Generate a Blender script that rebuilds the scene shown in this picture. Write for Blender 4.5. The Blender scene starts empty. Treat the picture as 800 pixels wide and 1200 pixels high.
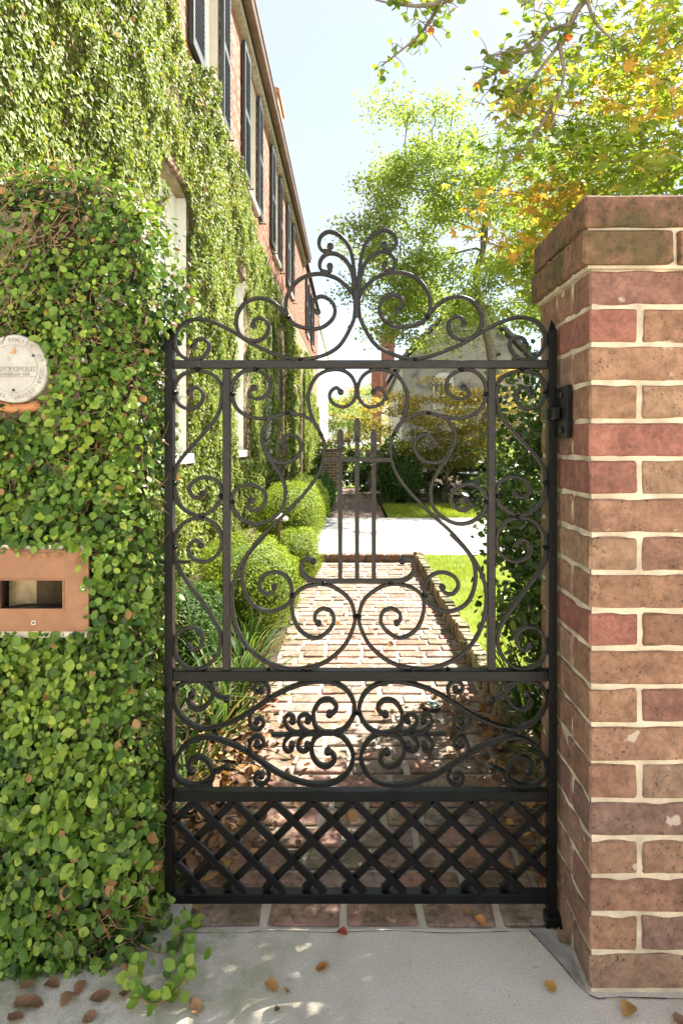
import bpy, bmesh, math, random
import numpy as np
from mathutils import Vector, Matrix

PI = math.pi
R = math.radians
rnd = random.Random(7)
rng = np.random.default_rng(11)
sc = bpy.context.scene
C = sc.collection

# ------------------------------------------------------------------ camera
EYE = 1.25
cam_d = bpy.data.cameras.new('camera')
cam = bpy.data.objects.new('camera', cam_d); C.objects.link(cam)
cam.location = (0, 0, EYE); cam.rotation_euler = (R(90), 0, 0)
cam_d.sensor_fit = 'VERTICAL'; cam_d.sensor_height = 36; cam_d.lens = 21.6
cam_d.shift_x = -0.010; cam_d.shift_y = -80/1200
cam_d.clip_start = 0.05; cam_d.clip_end = 2000
sc.camera = cam
# ------------------------------------------------------------------ sky and sun
SUN_EL, SUN_AZ = 50.0, 46.0          # azimuth clockwise from +Y towards +X
world = bpy.data.worlds.new('World'); sc.world = world; world.use_nodes = True
wn, wl = world.node_tree.nodes, world.node_tree.links
for n in list(wn): wn.remove(n)
w_out = wn.new('ShaderNodeOutputWorld'); w_bg = wn.new('ShaderNodeBackground')
w_sky = wn.new('ShaderNodeTexSky'); w_sky.sky_type = 'NISHITA'; w_sky.sun_disc = False
w_sky.sun_elevation = R(SUN_EL); w_sky.sun_rotation = R(SUN_AZ)
w_sky.air_density = 1.0; w_sky.dust_density = 0.6; w_sky.ozone_density = 1.0
w_tc = wn.new('ShaderNodeTexCoord'); w_map = wn.new('ShaderNodeMapping'); w_map.inputs['Scale'].default_value = (1.6, 1.6, 3.2)
w_noise = wn.new('ShaderNodeTexNoise'); w_noise.inputs['Scale'].default_value = 1.5; w_noise.inputs['Detail'].default_value = 7
w_ramp = wn.new('ShaderNodeValToRGB'); w_ramp.color_ramp.elements[0].position = .40; w_ramp.color_ramp.elements[1].position = .72
w_ramp.color_ramp.elements[0].color = (.48, .48, .48, 1); w_ramp.color_ramp.elements[1].color = (.92, .92, .92, 1)
w_mix = wn.new('ShaderNodeMix'); w_mix.data_type = 'RGBA'
w_mix.inputs[7].default_value = (2.62, 2.74, 3.0, 1)
wl.new(w_tc.outputs['Generated'], w_map.inputs['Vector']); wl.new(w_map.outputs[0], w_noise.inputs['Vector'])
wl.new(w_noise.outputs['Fac'], w_ramp.inputs['Fac']); wl.new(w_ramp.outputs['Color'], w_mix.inputs[0])
wl.new(w_sky.outputs['Color'], w_mix.inputs[6]); wl.new(w_mix.outputs[2], w_bg.inputs['Color'])
w_bg.inputs['Strength'].default_value = 0.050
wl.new(w_bg.outputs[0], w_out.inputs['Surface'])
sd = bpy.data.lights.new('sun', 'SUN'); sun = bpy.data.objects.new('sun', sd); C.objects.link(sun)
sd.energy = 3.5; sd.angle = R(0.5); sd.color = (1, .94, .84)
S = Vector((math.sin(R(SUN_AZ))*math.cos(R(SUN_EL)), math.cos(R(SUN_AZ))*math.cos(R(SUN_EL)), math.sin(R(SUN_EL))))
sun.rotation_euler = S.to_track_quat('Z', 'Y').to_euler(); sun.location = (4, 2, 9)
sc.view_settings.view_transform = 'Standard'; sc.view_settings.look = 'None'
sc.view_settings.exposure = 2.80; sc.view_settings.gamma = 1.0
sc.cycles.max_bounces = 8; sc.cycles.transparent_max_bounces = 8

# ------------------------------------------------------------------ helpers
def px(x, y, Y):                      # measured pixel of the photograph -> world point at distance Y
    return Vector(((x-412)/720*Y, Y, EYE-(y-520)/720*Y))

def tag(o, label=None, cat=None, group=None, kind=None):
    if label: o['label'] = label
    if cat: o['category'] = cat
    if group: o['group'] = group
    if kind: o['kind'] = kind
    return o
def empty(name, loc=(0, 0, 0), label=None, cat=None, group=None, rz=0):
    o = bpy.data.objects.new(name, None); C.objects.link(o)
    o.location = loc; o.rotation_euler = (0, 0, rz); o.empty_display_size = .1
    return tag(o, label, cat, group)
def link(name, me, mat=None, parent=None, kind=None):
    o = bpy.data.objects.new(name, me); C.objects.link(o)
    if mat is not None and len(me.materials) == 0: me.materials.append(mat)
    if parent is not None:
        o.parent = parent
        bl = parent_world(parent)
        o.location = -bl
    if kind: o['kind'] = kind
    return o
def parent_world(p):
    v = Vector((0, 0, 0))
    while p is not None:
        v = v + p.location; p = p.parent
    return v
def np_mesh(name, V, loops, totals, tint=None, smooth=True):
    me = bpy.data.meshes.new(name)
    V = np.ascontiguousarray(V, dtype=np.float32); loops = np.asarray(loops, dtype=np.int32); totals = np.asarray(totals, dtype=np.int32)
    me.vertices.add(len(V)); me.vertices.foreach_set('co', V.ravel())
    me.loops.add(len(loops)); me.loops.foreach_set('vertex_index', loops)
    starts = np.concatenate(([0], np.cumsum(totals)[:-1])).astype(np.int32)
    me.polygons.add(len(totals)); me.polygons.foreach_set('loop_start', starts); me.polygons.foreach_set('loop_total', totals)
    me.polygons.foreach_set('use_smooth', np.full(len(totals), smooth))
    if tint is not None:
        a = me.attributes.new('tint', 'FLOAT', 'POINT'); a.data.foreach_set('value', np.asarray(tint, dtype=np.float32))
    me.update(calc_edges=True); me.validate()
    return me

class MB:                              # collects boxes, prisms and tubes, builds ONE mesh
    def __init__(s): s.v = []; s.f = []
    def add(s, vs, fs):
        k = len(s.v); s.v += [tuple(v) for v in vs]; s.f += [tuple(i+k for i in f) for f in fs]; return s
    def box(s, x0, y0, z0, x1, y1, z1):
        return s.add([(x0,y0,z0),(x1,y0,z0),(x1,y1,z0),(x0,y1,z0),(x0,y0,z1),(x1,y0,z1),(x1,y1,z1),(x0,y1,z1)],
                     [(0,3,2,1),(4,5,6,7),(0,1,5,4),(1,2,6,5),(2,3,7,6),(3,0,4,7)])
    def tube(s, pts, rad, n=8, cap=True):
        pts = [Vector(p) for p in pts]; rad = rad if hasattr(rad, '__len__') else [rad]*len(pts)
        k = len(s.v); u = None
        for i, p in enumerate(pts):
            t = (pts[min(i+1, len(pts)-1)]-pts[max(i-1, 0)])
            t = t.normalized() if t.length > 1e-9 else Vector((0, 0, 1))
            if u is None: u = t.orthogonal().normalized()
            else:
                u = u-t*u.dot(t); u = u.normalized() if u.length > 1e-6 else t.orthogonal().normalized()
            w = t.cross(u)
            for j in range(n):
                a = 2*PI*j/n; s.v.append(tuple(p+(u*math.cos(a)+w*math.sin(a))*rad[i]))
        for i in range(len(pts)-1):
            for j in range(n):
                a, b = k+i*n+j, k+i*n+(j+1) % n; s.f.append((a, b, b+n, a+n))
        if cap:
            s.f.append(tuple(k+j for j in reversed(range(n)))); e = k+(len(pts)-1)*n; s.f.append(tuple(e+j for j in range(n)))
        return s
    def lathe(s, cx, cy, prof, n=20):
        k = len(s.v)
        for r, z in prof:
            for j in range(n):
                a = 2*PI*j/n; s.v.append((cx+r*math.cos(a), cy+r*math.sin(a), z))
        for i in range(len(prof)-1):
            for j in range(n):
                a, b = k+i*n+j, k+i*n+(j+1) % n; s.f.append((a, b, b+n, a+n))
        s.f.append(tuple(k+j for j in reversed(range(n)))); e = k+(len(prof)-1)*n; s.f.append(tuple(e+j for j in range(n)))
        return s
    def mesh(s, name, smooth=False, sharp=None, bevel=0):
        me = bpy.data.meshes.new(name); me.from_pydata(s.v, [], s.f); me.update()
        if bevel:
            bm = bmesh.new(); bm.from_mesh(me)
            bmesh.ops.bevel(bm, geom=[e for e in bm.edges if len(e.link_faces) == 2 and e.calc_face_angle(0) > .6], offset=bevel, segments=1, affect='EDGES', clamp_overlap=True)
            bm.to_mesh(me); bm.free()
        if smooth:
            me.polygons.foreach_set('use_smooth', np.full(len(me.polygons), True))
            if sharp: me.set_sharp_from_angle(angle=R(sharp))
        return me
    def build(s, name, mat, parent=None, smooth=False, sharp=None, bevel=0, kind=None):
        return link(name, s.mesh(name, smooth, sharp, bevel), mat, parent, kind)

def catmull(P, n=6):
    P = [np.array(p, dtype=float) for p in P]; out = []
    for i in range(len(P)-1):
        p0, p1, p2, p3 = P[max(i-1, 0)], P[i], P[i+1], P[min(i+2, len(P)-1)]
        for k in range(n):
            t = k/n
            out.append(.5*((2*p1)+(-p0+p2)*t+(2*p0-5*p1+4*p2-p3)*t*t+(-p0+3*p1-3*p2+p3)*t**3))
    out.append(P[-1]); return out

# ------------------------------------------------------------------ materials
class NB:
    def __init__(s, name):
        s.m = bpy.data.materials.new(name); s.m.use_nodes = True
        s.n, s.l = s.m.node_tree.nodes, s.m.node_tree.links
        for n in list(s.n): s.n.remove(n)
        s.out = s.n.new('ShaderNodeOutputMaterial'); s.p = s.n.new('ShaderNodeBsdfPrincipled')
        s.l.new(s.p.outputs[0], s.out.inputs['Surface']); s.co = None
    def coord(s, which='Object'):
        t = s.n.new('ShaderNodeTexCoord'); return t.outputs[which]
    def world(s):
        g = s.n.new('ShaderNodeNewGeometry'); return g.outputs['Position']
    def noise(s, scale, detail=4, rough=.55, vec=None, dist=0):
        n = s.n.new('ShaderNodeTexNoise'); n.inputs['Scale'].default_value = scale; n.inputs['Detail'].default_value = detail
        n.inputs['Roughness'].default_value = rough; n.inputs['Distortion'].default_value = dist
        s.l.new(vec if vec is not None else s.world(), n.inputs['Vector']); return n.outputs['Fac']
    def ramp(s, fac, stops, interp='LINEAR'):
        r = s.n.new('ShaderNodeValToRGB'); e = r.color_ramp.elements; r.color_ramp.interpolation = interp
        while len(e) < len(stops): e.new(.5)
        for k, (p, c) in enumerate(stops):
            e[k].position = p; c = (c, c, c) if not hasattr(c, '__len__') else c; e[k].color = (*c, 1)
        s.l.new(fac, r.inputs['Fac']); return r.outputs['Color']
    def mix(s, fac, a, b, mode='MIX'):
        m = s.n.new('ShaderNodeMix'); m.data_type = 'RGBA'; m.blend_type = mode
        for i, v in ((0, fac), (6, a), (7, b)):
            if hasattr(v, 'is_output'): s.l.new(v, m.inputs[i])
            elif i == 0: m.inputs[0].default_value = v
            else: m.inputs[i].default_value = (*v, 1)
        return m.outputs[2]
    def attr(s, name):
        a = s.n.new('ShaderNodeAttribute'); a.attribute_name = name; return a.outputs['Fac']
    def objrand(s):
        return s.n.new('ShaderNodeObjectInfo').outputs['Random']
    def bump(s, h, strength=.5, dist=.01):
        b = s.n.new('ShaderNodeBump'); b.inputs['Strength'].default_value = strength; b.inputs['Distance'].default_value = dist
        s.l.new(h, b.inputs['Height']); s.l.new(b.outputs[0], s.p.inputs['Normal']); return b.outputs[0]
    def color(s, c):
        if hasattr(c, 'is_output'): s.l.new(c, s.p.inputs['Base Color'])
        else: s.p.inputs['Base Color'].default_value = (*c, 1)
    def rough(s, r): s.p.inputs['Roughness'].default_value = r
    def spec(s, r): s.p.inputs['Specular IOR Level'].default_value = r

def plain(name, c, rough=.6, var=.18, scale=8, bump=.15, metal=0, spec=.5):
    b = NB(name); n = b.noise(scale, 5)
    d = tuple(x*(1-var) for x in c); e = tuple(min(1, x*(1+var)) for x in c)
    b.color(b.ramp(n, [(.3, d), (.7, e)])); b.rough(rough); b.p.inputs['Metallic'].default_value = metal; b.spec(spec)
    if bump: b.bump(b.noise(scale*12, 4), bump, .004)
    return b.m
def leafmat(name, stops, rough=.45, trans=.35, spec=.5, gain=1.25):
    b = NB(name); col = b.ramp(b.attr('tint'), stops)
    n = b.noise(30, 2); col = b.mix(.35, col, b.mix(1, col, b.ramp(n, [(.3, .65), (.7, 1.3)]), 'MULTIPLY'))
    b.color(col); b.rough(rough); b.spec(spec)
    t = b.n.new('ShaderNodeBsdfTranslucent'); ms = b.n.new('ShaderNodeMixShader'); ms.inputs[0].default_value = trans
    tc = b.mix(1, col, (gain*1.15, gain*1.1, gain*.55), 'MULTIPLY'); b.l.new(tc, t.inputs['Color'])
    b.l.new(b.p.outputs[0], ms.inputs[1]); b.l.new(t.outputs[0], ms.inputs[2]); b.l.new(ms.outputs[0], b.out.inputs['Surface'])
    return b.m
def brickmat(name, stops, speck=.5, moss=0, attr=False, chips=0, bump=.5, fine=1.0):
    b = NB(name)
    rv = b.attr('tint') if attr else b.objrand()
    col = b.ramp(rv, stops)
    nb_ = b.noise(11*fine, 4, .6, None, .6); col = b.mix(.6, col, b.mix(1, col, b.ramp(nb_, [(.28, (.52, .48, .47)), (.72, (1.38, 1.38, 1.34))]), 'MULTIPLY'))
    n1 = b.noise(42*fine, 7, .75); col = b.mix(.9, col, b.mix(1, col, b.ramp(n1, [(.3, .52), (.72, 1.45)]), 'MULTIPLY'))
    if speck:
        n2 = b.noise(150*fine, 2, .5); n2b = b.noise(17*fine, 3, .6); mm2 = b.n.new('ShaderNodeMath'); mm2.operation = 'MULTIPLY'; b.l.new(b.ramp(n2, [(.61, 0), (.68, speck)]), mm2.inputs[0]); b.l.new(b.ramp(n2b, [(.42, .12), (.60, 1)]), mm2.inputs[1]); col = b.mix(mm2.outputs[0], col, (.035, .028, .024))
    if chips:
        n3 = b.noise(13, 3, .5); col = b.mix(b.ramp(n3, [(.69, 0), (.715, chips)]), col, (.62, .56, .46))
    if moss:
        n4 = b.noise(5, 6, .65); col = b.mix(b.ramp(n4, [(.46, 0), (.59, moss)]), col, (.055, .06, .022))
        n5 = b.noise(40, 4, .6); col = b.mix(b.ramp(n5, [(.53, 0), (.62, moss*.7)]), col, (.03, .03, .018))
    b.color(col); b.rough(.88); b.spec(.25)
    b.bump(b.noise(70*fine, 6, .65), bump, .006)
    return b.m

M = {}
M['iron'] = plain('iron', (.0038, .0039, .0048), .33, .35, 14, .25, 0, .24)
M['iron_worn'] = (lambda b: (b.color(b.mix(b.ramp(b.noise(45, 5, .7), [(.56, 0), (.70, .8)]), b.ramp(b.noise(22, 5), [(.3, (.0065, .006, .006)), (.7, (.017, .015, .0145))]), (.045, .026, .016))), b.rough(.40), b.spec(.32), b.bump(b.noise(180, 4), .5, .003), b.m)[-1])(NB('iron_worn'))
M['path_brick'] = brickmat('path_brick', [(0, (.36, .215, .175)), (.2, (.29, .165, .135)), (.4, (.34, .265, .215)), (.6, (.29, .21, .19)), (.8, (.33, .18, .145)), (1, (.28, .23, .175))], .45, .55)
M['pillar_brick'] = brickmat('pillar_brick', [(0, (.235, .130, .085)), (.2, (.29, .172, .112)), (.4, (.225, .118, .088)), (.6, (.31, .20, .13)), (.75, (.245, .112, .086)), (.9, (.195, .128, .102)), (1, (.27, .178, .12))], .85, 0, False, .55, 1.0)
M['red_brick'] = brickmat('red_brick', [(0, (.28, .125, .095)), (1, (.245, .105, .08))], .6, 0, False, .8, .6)
M['dark_brick'] = brickmat('dark_brick', [(0, (.13, .075, .055)), (1, (.17, .09, .06))], .8, .3, False, .1, .6)
M['cap_brick'] = brickmat('cap_brick', [(0, (.22, .115, .07)), (.5, (.185, .10, .065)), (1, (.155, .085, .06))], .8, .6, False, .1, .7)
M['moss_brick'] = brickmat('moss_brick', [(0, (.27, .215, .145)), (.5, (.22, .165, .11)), (1, (.31, .27, .18))], .5, .9)
M['far_brick'] = brickmat('far_brick', [(0, (.16, .11, .09)), (.5, (.22, .15, .12)), (1, (.28, .21, .17))], .2, .2)
M['house_brick'] = brickmat('house_brick', [(0, (.33, .155, .10)), (.35, (.27, .105, .07)), (.7, (.38, .22, .15)), (1, (.27, .16, .12))], 0, 0, True, .3, .3)
M['mortar'] = plain('mortar', (.56, .48, .37), .95, .28, 17, .9, 0, .1)
M['path_mortar'] = (lambda b: (b.color(b.mix(b.ramp(b.noise(4, 6, .7), [(.5, 0), (.66, .55)]), b.ramp(b.noise(20, 5), [(.3, (.37, .32, .26)), (.7, (.48, .42, .345))]), (.07, .065, .03))), b.rough(.95), b.spec(.1), b.bump(b.noise(90, 5), .6, .006), b.m)[-1])(NB('path_mortar'))
M['threshold_mortar'] = plain('threshold_mortar', (.56, .49, .41), .95, .2, 16, .6, 0, .1)
M['pale_mortar'] = plain('pale_mortar', (.60, .55, .47), .95, .12, 9, .4, 0, .1)
def _conc():
    b = NB('sidewalk_concrete')
    c = b.ramp(b.noise(3.0, 7, .65), [(.25, (.56, .50, .41)), (.5, (.64, .575, .475)), (.75, (.70, .64, .54))])
    c = b.mix(b.ramp(b.noise(260, 2), [(.36, .6), (.50, 0)]), c, (.36, .32, .26))
    c = b.mix(b.ramp(b.noise(330, 2), [(.56, 0), (.68, .7)]), c, (.78, .74, .67))
    c = b.mix(b.ramp(b.noise(2.2, 6, .7, None, .4), [(.56, 0), (.70, .45)]), c, (.32, .285, .20))
    c = b.mix(b.ramp(b.noise(9, 4, .6), [(.66, 0), (.76, .4)]), c, (.30, .235, .16))
    # green algae near the ivy foot (left end of the paving)
    g = b.n.new('ShaderNodeSeparateXYZ'); b.l.new(b.world(), g.inputs[0])
    mr = b.n.new('ShaderNodeMapRange'); b.l.new(g.outputs[0], mr.inputs[0]); mr.inputs[1].default_value = .05; mr.inputs[2].default_value = -.40; mr.inputs[3].default_value = 0; mr.inputs[4].default_value = .9
    mm = b.n.new('ShaderNodeMath'); mm.operation = 'MULTIPLY'; b.l.new(mr.outputs[0], mm.inputs[0]); b.l.new(b.ramp(b.noise(7, 5, .7), [(.42, 0), (.62, 1)]), mm.inputs[1])
    c = b.mix(mm.outputs[0], c, (.24, .245, .11))
    c = b.mix(b.ramp(b.noise(24, 3, .5), [(.66, 0), (.72, .55)]), c, (.33, .25, .17)); c = b.mix(b.ramp(b.noise(.9, 5, .7), [(.34, .45), (.54, 0)]), c, (.42, .365, .28)); c = b.mix(b.ramp(b.noise(55, 4, .7), [(.62, 0), (.74, .5)]), c, (.34, .29, .21))
    b.color(c); b.rough(.92); b.spec(.2); b.bump(b.noise(650, 3, .6), .30, .002); return b.m
M['concrete'] = _conc()
M['drive'] = plain('drive_concrete', (.36, .35, .33), .9, .22, 2.2, .4, 0, .2)
M['soil'] = plain('soil', (.07, .05, .035), .95, .4, 12, .9, 0, .1)
M['turf'] = plain('turf', (.13, .17, .03), .95, .3, 6, .6, 0, .1)
M['white_paint'] = plain('white_paint', (.78, .76, .71), .5, .05, 5, .1)
M['glass'] = (lambda b: (b.color((.03, .035, .04)), b.rough(.05), b.spec(.8), b.m)[-1])(NB('window_glass'))
M['shutter'] = plain('shutter_paint', (.042, .050, .058), .5, .15, 6, .1)
M['copper_gutter'] = plain('gutter_copper', (.20, .125, .10), .5, .25, 5, .15, .3)
M['copper_plate'] = (lambda b: (b.color(b.mix(b.ramp(b.noise(40, 5), [(.4, 0), (.7, .5)]), b.ramp(b.noise(7, 6, .7), [(.25, (.22, .095, .048)), (.55, (.29, .14, .075)), (.8, (.35, .19, .115))]), (.20, .095, .055))), b.rough(.5), b.spec(.4), b.bump(b.noise(60, 4), .15, .003), b.m)[-1])(NB('copper_plate'))
M['dark_metal'] = plain('dark_metal', (.055, .047, .04), .5, .3, 20, .3, .4)
M['steel'] = plain('steel', (.5, .5, .48), .35, .1, 20, .1, .8)
M['plaque'] = (lambda b: (b.color(b.mix(b.ramp(b.noise(30, 5, .7), [(.52, 0), (.68, .55)]), b.ramp(b.noise(14, 5), [(.3, (.36, .345, .315)), (.7, (.50, .485, .455))]), (.16, .145, .125))), b.rough(.75), b.bump(b.noise(90, 5), .5, .003), b.m)[-1])(NB('plaque_paint'))
M['plaque_relief'] = plain('plaque_relief', (.37, .355, .325), .8, .4, 60, .4)
M['terracotta'] = plain('terracotta', (.46, .20, .09), .85, .3, 16, .5)
M['faded_brick'] = plain('faded_brick', (.33, .165, .12), .9, .25, 6, .3, 0, .1)
M['stucco'] = plain('stucco', (.40, .34, .26), .95, .2, 4, .4)
M['wall_base'] = plain('wall_base', (.085, .062, .038), .95, .4, 12, .6, 0, .1)
M['lower_wall'] = plain('lower_wall', (.25, .20, .13), .95, .4, 7, .5, 0, .1)
M['pale_stucco'] = plain('pale_stucco', (.60, .545, .46), .95, .12, 3, .4)
M['grey_stucco'] = (lambda b: (b.color(b.mix(b.ramp(b.noise(.9, 6, .7), [(.48, 0), (.62, .85)]), b.ramp(b.noise(2, 5), [(.3, (.40, .37, .32)), (.7, (.52, .48, .42))]), (.10, .10, .105))), b.rough(.95), b.m)[-1])(NB('weathered_stucco'))
M['slate'] = plain('slate', (.13, .13, .135), .8, .35, 3, .4)
M['bark'] = plain('bark', (.17, .135, .10), .9, .35, 18, .7, 0, .2)
M['grey_bark'] = plain('grey_bark', (.20, .17, .135), .9, .3, 14, .6, 0, .2)
M['twig'] = plain('twig', (.26, .17, .095), .9, .35, 30, .4, 0, .2)
M['verdigris'] = plain('verdigris', (.24, .36, .30), .6, .3, 40, .3, .3)
M['stone'] = plain('stone', (.30, .28, .25), .9, .3, 10, .5, 0, .2)
M['urn'] = plain('urn_iron', (.05, .055, .055), .6, .3, 10, .3)
# foliage
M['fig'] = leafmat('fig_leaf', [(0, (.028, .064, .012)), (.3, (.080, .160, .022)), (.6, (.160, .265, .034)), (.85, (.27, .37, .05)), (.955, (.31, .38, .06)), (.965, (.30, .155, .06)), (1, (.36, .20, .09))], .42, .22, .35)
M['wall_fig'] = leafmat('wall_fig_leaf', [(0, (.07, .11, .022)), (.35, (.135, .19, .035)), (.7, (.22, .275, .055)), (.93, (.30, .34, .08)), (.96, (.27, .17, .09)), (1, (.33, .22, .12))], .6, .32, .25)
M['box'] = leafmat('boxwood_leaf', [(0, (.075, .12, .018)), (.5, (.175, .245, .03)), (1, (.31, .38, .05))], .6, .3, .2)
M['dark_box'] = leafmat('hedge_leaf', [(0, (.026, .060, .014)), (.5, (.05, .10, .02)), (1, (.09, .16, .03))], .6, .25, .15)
M['turfleaf'] = leafmat('lilyturf_blade', [(0, (.030, .066, .016)), (.5, (.06, .115, .024)), (.9, (.12, .18, .04)), (1, (.30, .26, .06))], .55, .3, .25)
M['grass'] = leafmat('grass_blade', [(0, (.17, .23, .028)), (.5, (.27, .335, .04)), (1, (.37, .43, .06))], .55, .35, .3)
M['tree'] = leafmat('tree_leaf', [(0, (.13, .20, .045)), (.5, (.22, .30, .075)), (1, (.32, .40, .12))], .6, .5, .2)
M['gold'] = leafmat('gold_maple_leaf', [(0, (.075, .135, .02)), (.4, (.17, .25, .032)), (.66, (.28, .345, .05)), (.80, (.52, .42, .08)), (1, (.58, .32, .07))], .5, .5, .3)
M['myrtle'] = leafmat('myrtle_leaf', [(0, (.09, .16, .025)), (.5, (.18, .26, .04)), (.86, (.24, .28, .04)), (.93, (.48, .16, .03)), (1, (.50, .09, .05))], .45, .42, .4)
M['bronze'] = leafmat('bronze_maple_leaf', [(0, (.12, .14, .03)), (.4, (.27, .24, .055)), (.75, (.47, .36, .10)), (1, (.60, .44, .16))], .6, .5, .3)
M['vine'] = leafmat('shrub_leaf', [(0, (.028, .058, .014)), (.5, (.055, .11, .022)), (.9, (.10, .17, .03)), (1, (.19, .25, .05))], .35, .3, .5)
M['litter'] = leafmat('dead_leaf', [(0, (.13, .065, .035)), (.4, (.24, .13, .07)), (.7, (.34, .20, .12)), (.9, (.46, .26, .07)), (1, (.34, .06, .04))], .7, .12, .3)

# ------------------------------------------------------------------ leaf templates: verts (across, along, out), faces
T_OVAL = (np.array([(0,0,0),(0,.5,-.05),(0,1,.02),(-.30,.22,.05),(-.40,.52,.07),(-.22,.84,.05),(.30,.22,.05),(.40,.52,.07),(.22,.84,.05)]),
          [(0,1,4,3),(1,2,5,4),(0,6,7,1),(1,7,8,2)])
T_LONG = (np.array([(0,0,0),(0,.5,-.05),(0,1,-.05),(-.17,.25,.04),(-.22,.55,.04),(-.10,.85,.0),(.17,.25,.04),(.22,.55,.04),(.10,.85,.0)]),
          [(0,1,4,3),(1,2,5,4),(0,6,7,1),(1,7,8,2)])
T_HEX = (np.array([(0,0,0),(0,1,.0),(-.33,.30,.06),(-.30,.72,.06),(.33,.30,.06),(.30,.72,.06)]), [(0,1,3,2),(0,4,5,1)])
T_DIA = (np.array([(0,0,0),(-.36,.5,.06),(0,1,0),(.36,.5,.06)]), [(0,2,1),(0,3,2)])
def _star():
    v = [(0, .28, 0)]; tips = [(-155, .32), (-100, .62), (-50, .88), (0, 1.0), (50, .88), (100, .62), (155, .32)]
    for k, (a, l) in enumerate(tips):
        v.append((math.sin(R(a))*l*.72, .28+math.cos(R(a))*l*.72, -.08*l))
        if k < 6:
            a2 = (a+tips[k+1][0])/2; v.append((math.sin(R(a2))*.2, .28+math.cos(R(a2))*.2, .03))
    n = len(v)-1
    return np.array(v), [(0, i+1, i) for i in range(1, n)]+[(0, 1, n)]
T_STAR = _star()

def unit(a): return a/np.maximum(np.linalg.norm(a, axis=-1, keepdims=True), 1e-9)
def leaf_mesh(name, tpl, P, N, D, Sz, tint):
    tv, tf = tpl; N = unit(N); D = unit(D-N*np.sum(D*N, 1, keepdims=True)); X = np.cross(D, N)
    n, m = len(P), len(tv); Sz = np.asarray(Sz).reshape(-1, 1, 1)
    V = P[:, None]+Sz*(X[:, None]*tv[None, :, 0:1]+D[:, None]*tv[None, :, 1:2]+N[:, None]*tv[None, :, 2:3])
    lt = np.array([i for f in tf for i in f]); tot = np.array([len(f) for f in tf])
    loops = (lt[None]+(np.arange(n)*m)[:, None]).ravel()
    return np_mesh(name, V.reshape(-1, 3), loops, np.tile(tot, n), np.repeat(tint, m))
_tplcache = {}
def foliage(parent, tpl, P, N, D, Sz, tint, mat, nparts=0, score=None, name='leaves', stuff=None):
    """leaves: the nparts best scored as single leaf parts, the rest joined in one part"""
    P, N, D = map(lambda a: np.asarray(a, float), (P, N, D)); Sz = np.asarray(Sz, float); tint = np.clip(tint, 0, 1)
    sel = np.zeros(len(P), bool)
    if nparts:
        sel[np.argsort(-score)[:nparts]] = True
    rest = ~sel
    if rest.any():
        o = link(name, leaf_mesh(name, tpl, P[rest], N[rest], D[rest], Sz[rest], tint[rest]), mat, parent, 'stuff' if (nparts or stuff) else None)
    pw = parent_world(parent) if parent is not None else Vector((0, 0, 0))
    for i in np.nonzero(sel)[0]:
        key = (id(tpl), mat.name, round(float(tint[i])*16))
        me = _tplcache.get(key)
        if me is None:
            me = leaf_mesh('leaf', tpl, np.zeros((1, 3)), np.array([[0, 0, 1.]]), np.array([[0, 1., 0]]), np.ones(1), np.array([key[2]/16])); me.materials.append(mat); _tplcache[key] = me
        n = Vector(N[i]).normalized(); d = Vector(D[i]); d = (d-n*d.dot(n)).normalized(); x = d.cross(n)
        s = float(Sz[i]); p = Vector(P[i])-pw
        lo = bpy.data.objects.new('leaf', me); C.objects.link(lo); lo.parent = parent
        lo.matrix_basis = Matrix(((x.x*s, d.x*s, n.x*s, p.x), (x.y*s, d.y*s, n.y*s, p.y), (x.z*s, d.z*s, n.z*s, p.z), (0, 0, 0, 1)))
def rn(n, k=3): return rng.normal(size=(n, k))
def vnoise(P, f, seed=0):             # cheap smooth pseudo noise in -1..1
    r = np.random.default_rng(seed); out = np.zeros(len(P))
    for _ in range(5):
        k = r.normal(size=3)*f; out += np.sin(P@k+r.uniform(0, 6.28))
    return out/2.6
def view_score(P, Sz):                # how large a leaf shows from the photographer's place
    d = np.linalg.norm(P-np.array([0, 0, EYE]), axis=1)
    x = 412+720*P[:, 0]/np.maximum(P[:, 1], .1); y = 520-720*(P[:, 2]-EYE)/np.maximum(P[:, 1], .1)
    return np.where((x > 5) & (x < 795) & (y > 5) & (y < 1190) & (P[:, 1] > .2), Sz/d, 0)

# ------------------------------------------------------------------ ground
def slab(name, x0, y0, x1, y1, z, mat, thick=.1):
    o = MB().box(x0, y0, z-thick, x1, y1, z).build(name, mat); o['kind'] = 'structure'; return o
g = MB(); g.add([(-400,-400,-.16),(400,-400,-.16),(400,400,-.16),(-400,400,-.16)], [(0,1,2,3)]); o = g.build('ground', M['turf']); o['kind'] = 'structure'
slab('sidewalk', -8, -4, 8, 1.582, 0, M['concrete'], .12)
slab('street', -40, -9, 40, -4.0, -.12, plain('street_bounce_concrete', (.56, .525, .47), .9, .15, 2, .3, 0, .2), .03)  # unseen street added behind the camera, pale to bounce sunlight into the shade
slab('far_sidewalk', -40, -12, 40, -9.01, 0, M['concrete'], .14)  # unseen as well, added with the street for bounced light
def bed(name, x0, y0, x1, y1, z, mat, step=.12, amp=.02):
    nx, ny = max(2, int((x1-x0)/step)), max(2, int((y1-y0)/step))
    X, Y = np.meshgrid(np.linspace(x0, x1, nx), np.linspace(y0, y1, ny)); P = np.stack([X.ravel(), Y.ravel(), np.full(X.size, z)], 1)
    P[:, 2] += vnoise(P, 9, 3)*amp
    idx = np.arange(nx*ny).reshape(ny, nx); q = np.stack([idx[:-1, :-1], idx[:-1, 1:], idx[1:, 1:], idx[1:, :-1]], -1).reshape(-1, 4)
    o = link(name, np_mesh(name, P, q.ravel(), np.full(len(q), 4)), mat); o['kind'] = 'structure'; return o
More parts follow.
